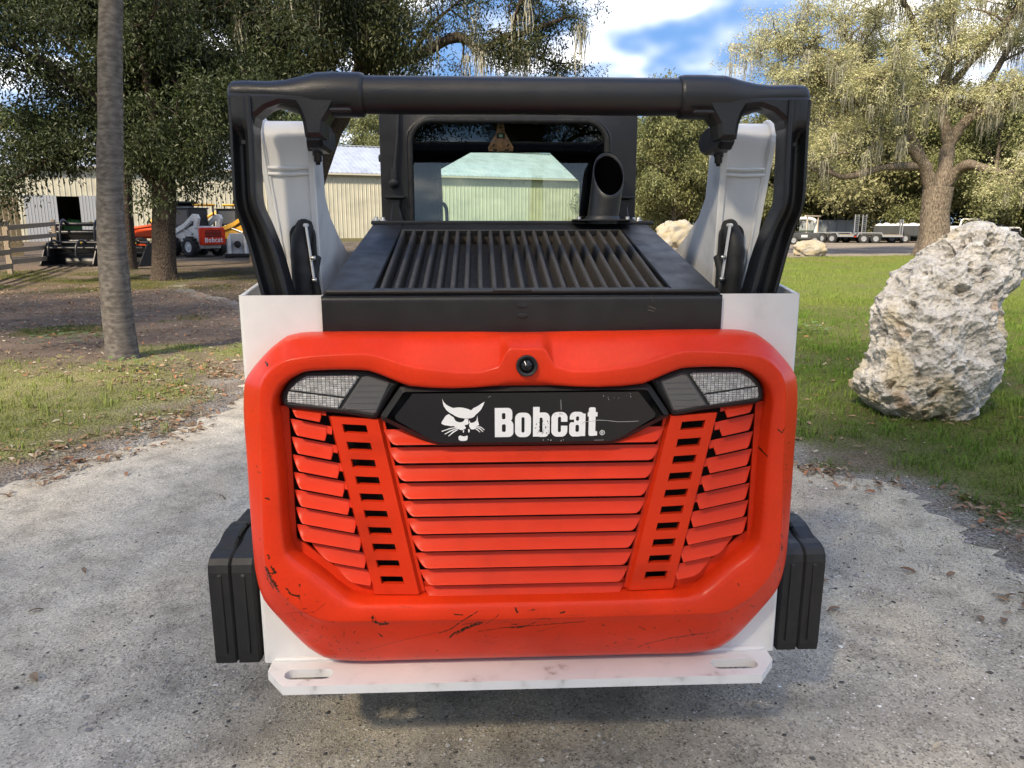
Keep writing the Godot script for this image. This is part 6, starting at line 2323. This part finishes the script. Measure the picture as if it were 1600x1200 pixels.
func build_lot() -> void:
	var plank := mat(0.36, 0.27, 0.16, 0.85)
	plank.albedo_texture = ntex(0.03, 4, 651, [[0.0, 0.6], [1.0, 1.0]], 256)
	tri_uv(plank, 0.5)
	var galv := mat(0.20, 0.215, 0.235, 0.5)
	var dk := mat(0.03, 0.034, 0.036, 0.5)
	var t := trailer("grey flatbed trailer with its ladder ramps folded up, before the woods", on_ground(30.0, -57.4), -0.35, 4.6, plank, galv)
	for z in [-0.55, 0.55]:
		var g := G.new()
		ramp_gate(g, Vector3(2.25, 0.62, z), 0.0, 1.15)
		for k in 8: g.box(Vector3(2.25, 0.70 + k * 0.14, z), Vector3(0.06, 0.045, 0.5))
		for y in [-0.25, 0.25]: g.box(Vector3(2.25, 1.2, z + y), Vector3(0.05, 1.16, 0.05))
		put("ramp", g, galv, t)
	t = trailer("black flatbed trailer with a tan plank deck, leftmost on the lot", on_ground(23.2, -63.0), -0.3, 5.0, plank, dk)
	# frame trailer with a crossbar and two upright ladder ramps
	t = trailer("grey equipment trailer with an overhead bar and upright ladder ramps", on_ground(27.9, -58.6), -0.9, 4.0, plank, galv)
	var g := G.new()
	for z in [-0.85, 0.85]: g.box(Vector3(-1.9, 1.35, z), Vector3(0.08, 1.4, 0.08))
	g.box(Vector3(-1.9, 2.08, 0), Vector3(0.12, 0.12, 2.4))
	put("head_frame", g, mat(0.45, 0.40, 0.32, 0.6), t)
	for z in [-0.62, 0.62]:
		g = G.new()
		for k in 10: g.box(Vector3(2.0, 0.68 + k * 0.15, z), Vector3(0.06, 0.05, 0.6))
		for y in [-0.3, 0.3]: g.box(Vector3(2.0, 1.38, z + y), Vector3(0.06, 1.55, 0.06))
		put("ramp", g, galv, t)
	# high-sided grey trailer behind
	t = thing("box_trailer", "grey high-sided box trailer behind the pale arched gooseneck", "trailer", on_ground(30.2, -65.0), -0.4)
	g = G.new()
	g.box(Vector3(0, 1.15, 0), Vector3(4.6, 1.25, 2.0), 0.03)
	put("box", g, mat(0.26, 0.29, 0.31, 0.5), t)
	for k in 7:
		g = G.new()
		g.box(Vector3(-2.1 + k * 0.7, 1.15, 1.02), Vector3(0.07, 1.25, 0.05))
		put("stake", g, galv, t)
	for s in [-1.0, 1.0]:
		for x in [-0.5, 0.4]: wheel_at(t, Vector3(x, 0.38, 0.95 * s), 0.38, 0.22, M.rubber, galv)
	# gooseneck with its pale arch
	t = trailer("gooseneck trailer with a pale arched hitch, beside the dark utility vehicle", on_ground(27.2, -62.5), -0.5, 4.4, dk, dk)
	g = G.new()
	g.tube(catmull([Vector3(-0.9, 0.7, 1.3), Vector3(-0.9, 1.55, 1.3), Vector3(-0.5, 1.85, 1.3), Vector3(0.5, 1.85, 1.3), Vector3(0.9, 1.55, 1.3), Vector3(0.9, 0.7, 1.3)], 4), range(21).map(func(_k): return 0.14), 8)
	put("arched_hitch", g, mat(0.52, 0.54, 0.54, 0.5), t)
	# dark utility vehicle
	t = thing("utility_vehicle", "dark open utility vehicle with a pale plate, left end of the lot", "vehicle", on_ground(23.3, -53.3), -0.45)
	g = G.new()
	g.prism(pv([-1.0, 0.35, 1.0, 0.35, 1.05, 0.75, 0.7, 0.85, -0.3, 0.85, -1.0, 0.78]), -0.65, 0.65, 0.05)
	put("body", g, dk, t)
	g = G.new()
	g.box(Vector3(0.1, 0.98, 0.0), Vector3(0.9, 0.12, 1.1), 0.03)
	put("bed", g, mat(0.05, 0.07, 0.05, 0.6), t)
	g = G.new()
	g.box(Vector3(0.0, 0.62, 0.67), Vector3(0.42, 0.18, 0.02))
	put("plate", g, M.grey_paint, t)
	for s in [-1.0, 1.0]:
		for x in [-0.7, 0.7]: wheel_at(t, Vector3(x, 0.33, 0.6 * s), 0.33, 0.24, M.rubber, galv)
	# dump trailer heaped with white bags
	t = thing("dump_trailer", "dark dump trailer heaped with white bags, right end of the lot", "trailer", on_ground(32.7, -58.0), -0.45)
	g = G.new()
	for s in [-1.0, 1.0]: g.box(Vector3(0, 0.95, 0.95 * s), Vector3(3.6, 0.75, 0.06), 0.01)
	for s in [-1.0, 1.0]: g.box(Vector3(1.78 * s, 0.95, 0), Vector3(0.06, 0.75, 1.84), 0.01)
	g.box(Vector3(0, 0.56, 0), Vector3(3.5, 0.1, 1.84), 0.01)
	put("box", g, dk, t)
	for k in 6:
		g = G.new()
		g.box(Vector3(-1.6 + k * 0.64, 0.95, 1.0), Vector3(0.07, 0.75, 0.05))
		put("rib", g, dk, t)
	for s in [-1.0, 1.0]:
		for x in [-0.45, 0.45]: wheel_at(t, Vector3(x, 0.36, 0.95 * s), 0.36, 0.22, M.rubber, galv)
	for k in 7:
		var bag := thing("bulk_bag", "%s white bag from the left in the dump trailer" % ORD[k], "bag", Vector3.ZERO, 0.0, "white bags in the dump trailer")
		bag.position = t.position + Basis(Vector3.UP, -0.45) * Vector3(-1.35 + 0.46 * k, 1.22 + 0.06 * (k % 2), 0.25 * (k % 3 - 1))
		g = G.new()
		var rows := []
		for j in 9:
			var a := PI * j / 8.0
			var r := PackedVector3Array()
			for i in 14:
				var b := TAU * i / 14
				var k2 := 1.0 + 0.12 * sin(b * 3 + k) * sin(a)
				r.append(Vector3(cos(b) * sin(a) * 0.36 * k2, -cos(a) * 0.27, -sin(b) * sin(a) * 0.42 * k2))
			rows.append(r)
		g.grid(rows, true)
		put("sack", g, M.white, bag)
	# white pickup, seen from the front quarter
	t = thing("pickup_truck", "white pickup truck with a dark grille, half hidden by the big rock", "truck", on_ground(39.2, -58.2), -1.05)
	g = G.new()
	g.prism(pv([-2.7, 0.55, 2.55, 0.55, 2.70, 0.75, 2.68, 1.10, 2.55, 1.22, 1.15, 1.30, 0.55, 1.82, 0.35, 1.88, -0.75, 1.88, -0.95, 1.78, -1.05, 1.30, -2.7, 1.28]), -0.96, 0.96, 0.06)
	put("body", g, M.white, t)
	g = G.new()
	g.quad(Vector3(1.16, 1.32, 0.84), Vector3(1.16, 1.32, -0.84), Vector3(0.60, 1.80, -0.72), Vector3(0.60, 1.80, 0.72))
	g.xf.origin = Vector3(0.02, 0.012, 0)
	put("windscreen", g, M.gloss_black, t)
	for s in [-1.0, 1.0]:
		g = G.new()
		g.prism(pv([1.0, 1.34, 0.5, 1.78, -0.7, 1.80, -0.85, 1.34]), 0.955 * s - 0.01, 0.955 * s + 0.012)
		put("side_window", g, M.gloss_black, t)
	g = G.new()
	g.box(Vector3(2.70, 0.92, 0), Vector3(0.06, 0.42, 1.75), 0.02)
	g.box(Vector3(2.68, 0.58, 0), Vector3(0.18, 0.26, 1.9), 0.04)
	put("grille", g, M.plastic, t)
	for s in [-1.0, 1.0]:
		g = G.new()
		g.box(Vector3(2.72, 1.02, 0.80 * s), Vector3(0.05, 0.20, 0.24), 0.02)
		put("headlight", g, M.grey_paint, t)
		for x in [-1.65, 1.75]: wheel_at(t, Vector3(x, 0.38, 0.84 * s), 0.38, 0.26, M.rubber, galv)

# ------------------------------------------------------------------ rocks
func rock_mat(a: Color) -> StandardMaterial3D:
	var m := StandardMaterial3D.new()
	m.albedo_color = a.linear_to_srgb()
	m.vertex_color_use_as_albedo = true
	m.roughness = 0.95
	m.specular_mode = BaseMaterial3D.SPECULAR_DISABLED
	m.albedo_texture = ntex(0.02, 6, 701, [[0.0, 0.55], [0.4, 0.85], [1.0, 1.0]], 1024)
	m.heightmap_enabled = true
	m.heightmap_texture = ntex(0.022, 6, 702, [], 1024)
	m.heightmap_scale = 2.2
	tri_uv(m, 1.1, false)
	return m
func boulder(label: String, at: Vector3, turn: float, r: Vector3, sd: int, m: Material, cat := "rock") -> void:
	var t := thing("boulder", label, cat, at, turn)
	var f := noise(0.9, 5, sd)
	var rows := []
	var cols := []
	for j in 37:
		var a := PI * j / 36.0
		var row := PackedVector3Array()
		var cc := PackedColorArray()
		for i in 56:
			var b := TAU * i / 56
			var d := Vector3(cos(b) * sin(a), -cos(a), -sin(b) * sin(a))
			d = Vector3(signf(d.x) * pow(absf(d.x), 0.85), signf(d.y) * pow(absf(d.y), 0.85), signf(d.z) * pow(absf(d.z), 0.85))
			var p := d * r * (1.0 + 0.30 * f.get_noise_3dv(d * 1.3 + Vector3(sd, 0, 0)))
			row.append(p + Vector3(0, r.y * 0.75, 0))
			cc.append(mixc(Color(0.42, 0.40, 0.36), Color(0.55, 0.46, 0.28), 0.4 + f.get_noise_3dv(d * 2.0)))
		rows.append(row)
		cols.append(cc)
	var g := G.new()
	g.grid(rows, true, false, cols)
	put("stone", g, m, t)
func build_rocks() -> void:
	var m := rock_mat(Color(1, 1, 1))
	boulder("pale yellowish boulder lying on the far lawn edge before the trailers", on_ground(15.5, -34.2), -0.35, Vector3(0.75, 0.42, 0.5), 12, m)
	boulder("rounded tan boulder seen between the cab and the loader's right arm", on_ground(12.4, -47.0), 0.2, Vector3(1.25, 0.95, 0.9), 15, m)
	boulder("small pale rock beside the loader's right rear link", on_ground(14.6, -39.8), 0.7, Vector3(0.7, 0.4, 0.5), 19, m)
	# the big standing limestone rock
	var t := thing("standing_rock", "big pitted limestone rock standing on the right lawn", "rock", on_ground(3.62, -4.25), -0.044)
	t.scale = Vector3(0.93, 1.0, 0.95)
	var prof := [[-0.06, -0.30, 0.34, 0.30], [0.0, -0.42, 0.38, 0.36], [0.145, -0.58, 0.44, 0.44], [0.316, -0.61, 0.50, 0.47], [0.385, -0.56, 0.52, 0.46], [0.487, -0.53, 0.52, 0.45], [0.658, -0.48, 0.53, 0.43], [0.795, -0.49, 0.50, 0.42], [0.88, -0.49, 0.49, 0.40], [0.966, -0.42, 0.50, 0.38],
		[1.034, -0.37, 0.62, 0.37], [1.137, -0.31, 0.715, 0.36], [1.27, -0.18, 0.725, 0.33], [1.41, 0.05, 0.66, 0.28], [1.51, 0.17, 0.52, 0.20], [1.565, 0.28, 0.42, 0.10], [1.58, 0.345, 0.35, 0.005]]
	var f := noise(2.2, 5, 31)
	var fr := noise(3.6, 4, 33)
	fr.fractal_type = FastNoiseLite.FRACTAL_RIDGED
	var fc := noise(5.5, 2, 35, FastNoiseLite.TYPE_CELLULAR)
	var fp := noise(11.0, 2, 37, FastNoiseLite.TYPE_CELLULAR)
	var fq := noise(12.0, 1, 38, FastNoiseLite.TYPE_CELLULAR)
	var fs := noise(1.5, 3, 39)
	var rows := []
	var cols := []
	var NV := 260
	var NU := 340
	for j in NV + 1:
		var v := float(j) / NV
		var h := lerpf(-0.06, 1.58, 1.0 - pow(1.0 - v, 1.15))
		var k := 0
		while k < prof.size() - 2 and prof[k + 1][0] < h: k += 1
		var q := clampf((h - prof[k][0]) / (prof[k + 1][0] - prof[k][0]), 0, 1)
		var l := lerpf(prof[k][1], prof[k + 1][1], q)
		var r := lerpf(prof[k][2], prof[k + 1][2], q)
		var dp := lerpf(prof[k][3], prof[k + 1][3], q)
		var row := PackedVector3Array()
		var cc := PackedColorArray()
		for i in NU:
			var a := TAU * i / NU
			var ca := cos(a)
			var sa := sin(a)
			var sx := signf(ca) * pow(absf(ca), 0.8)
			var sz := signf(sa) * pow(absf(sa), 0.85)
			var p := Vector3((l + r) / 2 + sx * (r - l) / 2, h, -sz * dp + 0.06 * sin(h * 3.0))
			var nn := Vector3(ca, 0.25, -sa).normalized()
			var wrap := Vector3(p.x * 1.0, p.y, p.z)
			var d := 0.085 * f.get_noise_3dv(wrap) + 0.060 * (fr.get_noise_3dv(wrap + Vector3(3, 0, 0)) - 0.2)
			var pit := fc.get_noise_3dv(wrap * Vector3(1.0, 1.25, 1.0) + Vector3.ONE * 0.04 * f.get_noise_3dv(wrap * 3.0))   # -1 at cell centres
			d -= 0.16 * ss(-0.52, -0.82, pit) * ss(0.05, 0.38, fs.get_noise_3dv(wrap * 1.9) + 0.10)
			d -= 0.05 * ss(-0.52, -0.80, fq.get_noise_3dv(wrap)) * ss(0.0, 0.4, fs.get_noise_3dv(wrap * 2.6 + Vector3(5, 5, 5)))
			d += 0.020 * fp.get_noise_3dv(wrap)
			d *= ss(1.0, 0.93, v) * 0.9 + 0.1
			p += nn * d
			row.append(p)
			var s := fs.get_noise_3dv(wrap + Vector3(7, 1, 2))
			var c := mixc(Color(0.80, 0.76, 0.69), Color(0.62, 0.59, 0.53), 0.5 + f.get_noise_3dv(wrap * 2.0))
			c = mixc(c, Color(0.68, 0.57, 0.37), ss(0.0, 0.42, s + 0.35 * (0.55 - h)) * 0.8)
			c = mixc(c, Color(0.30, 0.28, 0.25), ss(0.2, 0.5, f.get_noise_3dv(wrap * 2.5 + Vector3(20, 0, 0))) * 0.5)
			c = mixc(c, Color(0.55, 0.33, 0.18), ss(0.42, 0.6, fs.get_noise_3dv(wrap * 1.6 + Vector3(0, 30, 0))) * 0.55)
			cc.append(c)
		rows.append(row)
		cols.append(cc)
	var g := G.new()
	g.grid(rows, true, false, cols)
	put("stone", g, m, t)
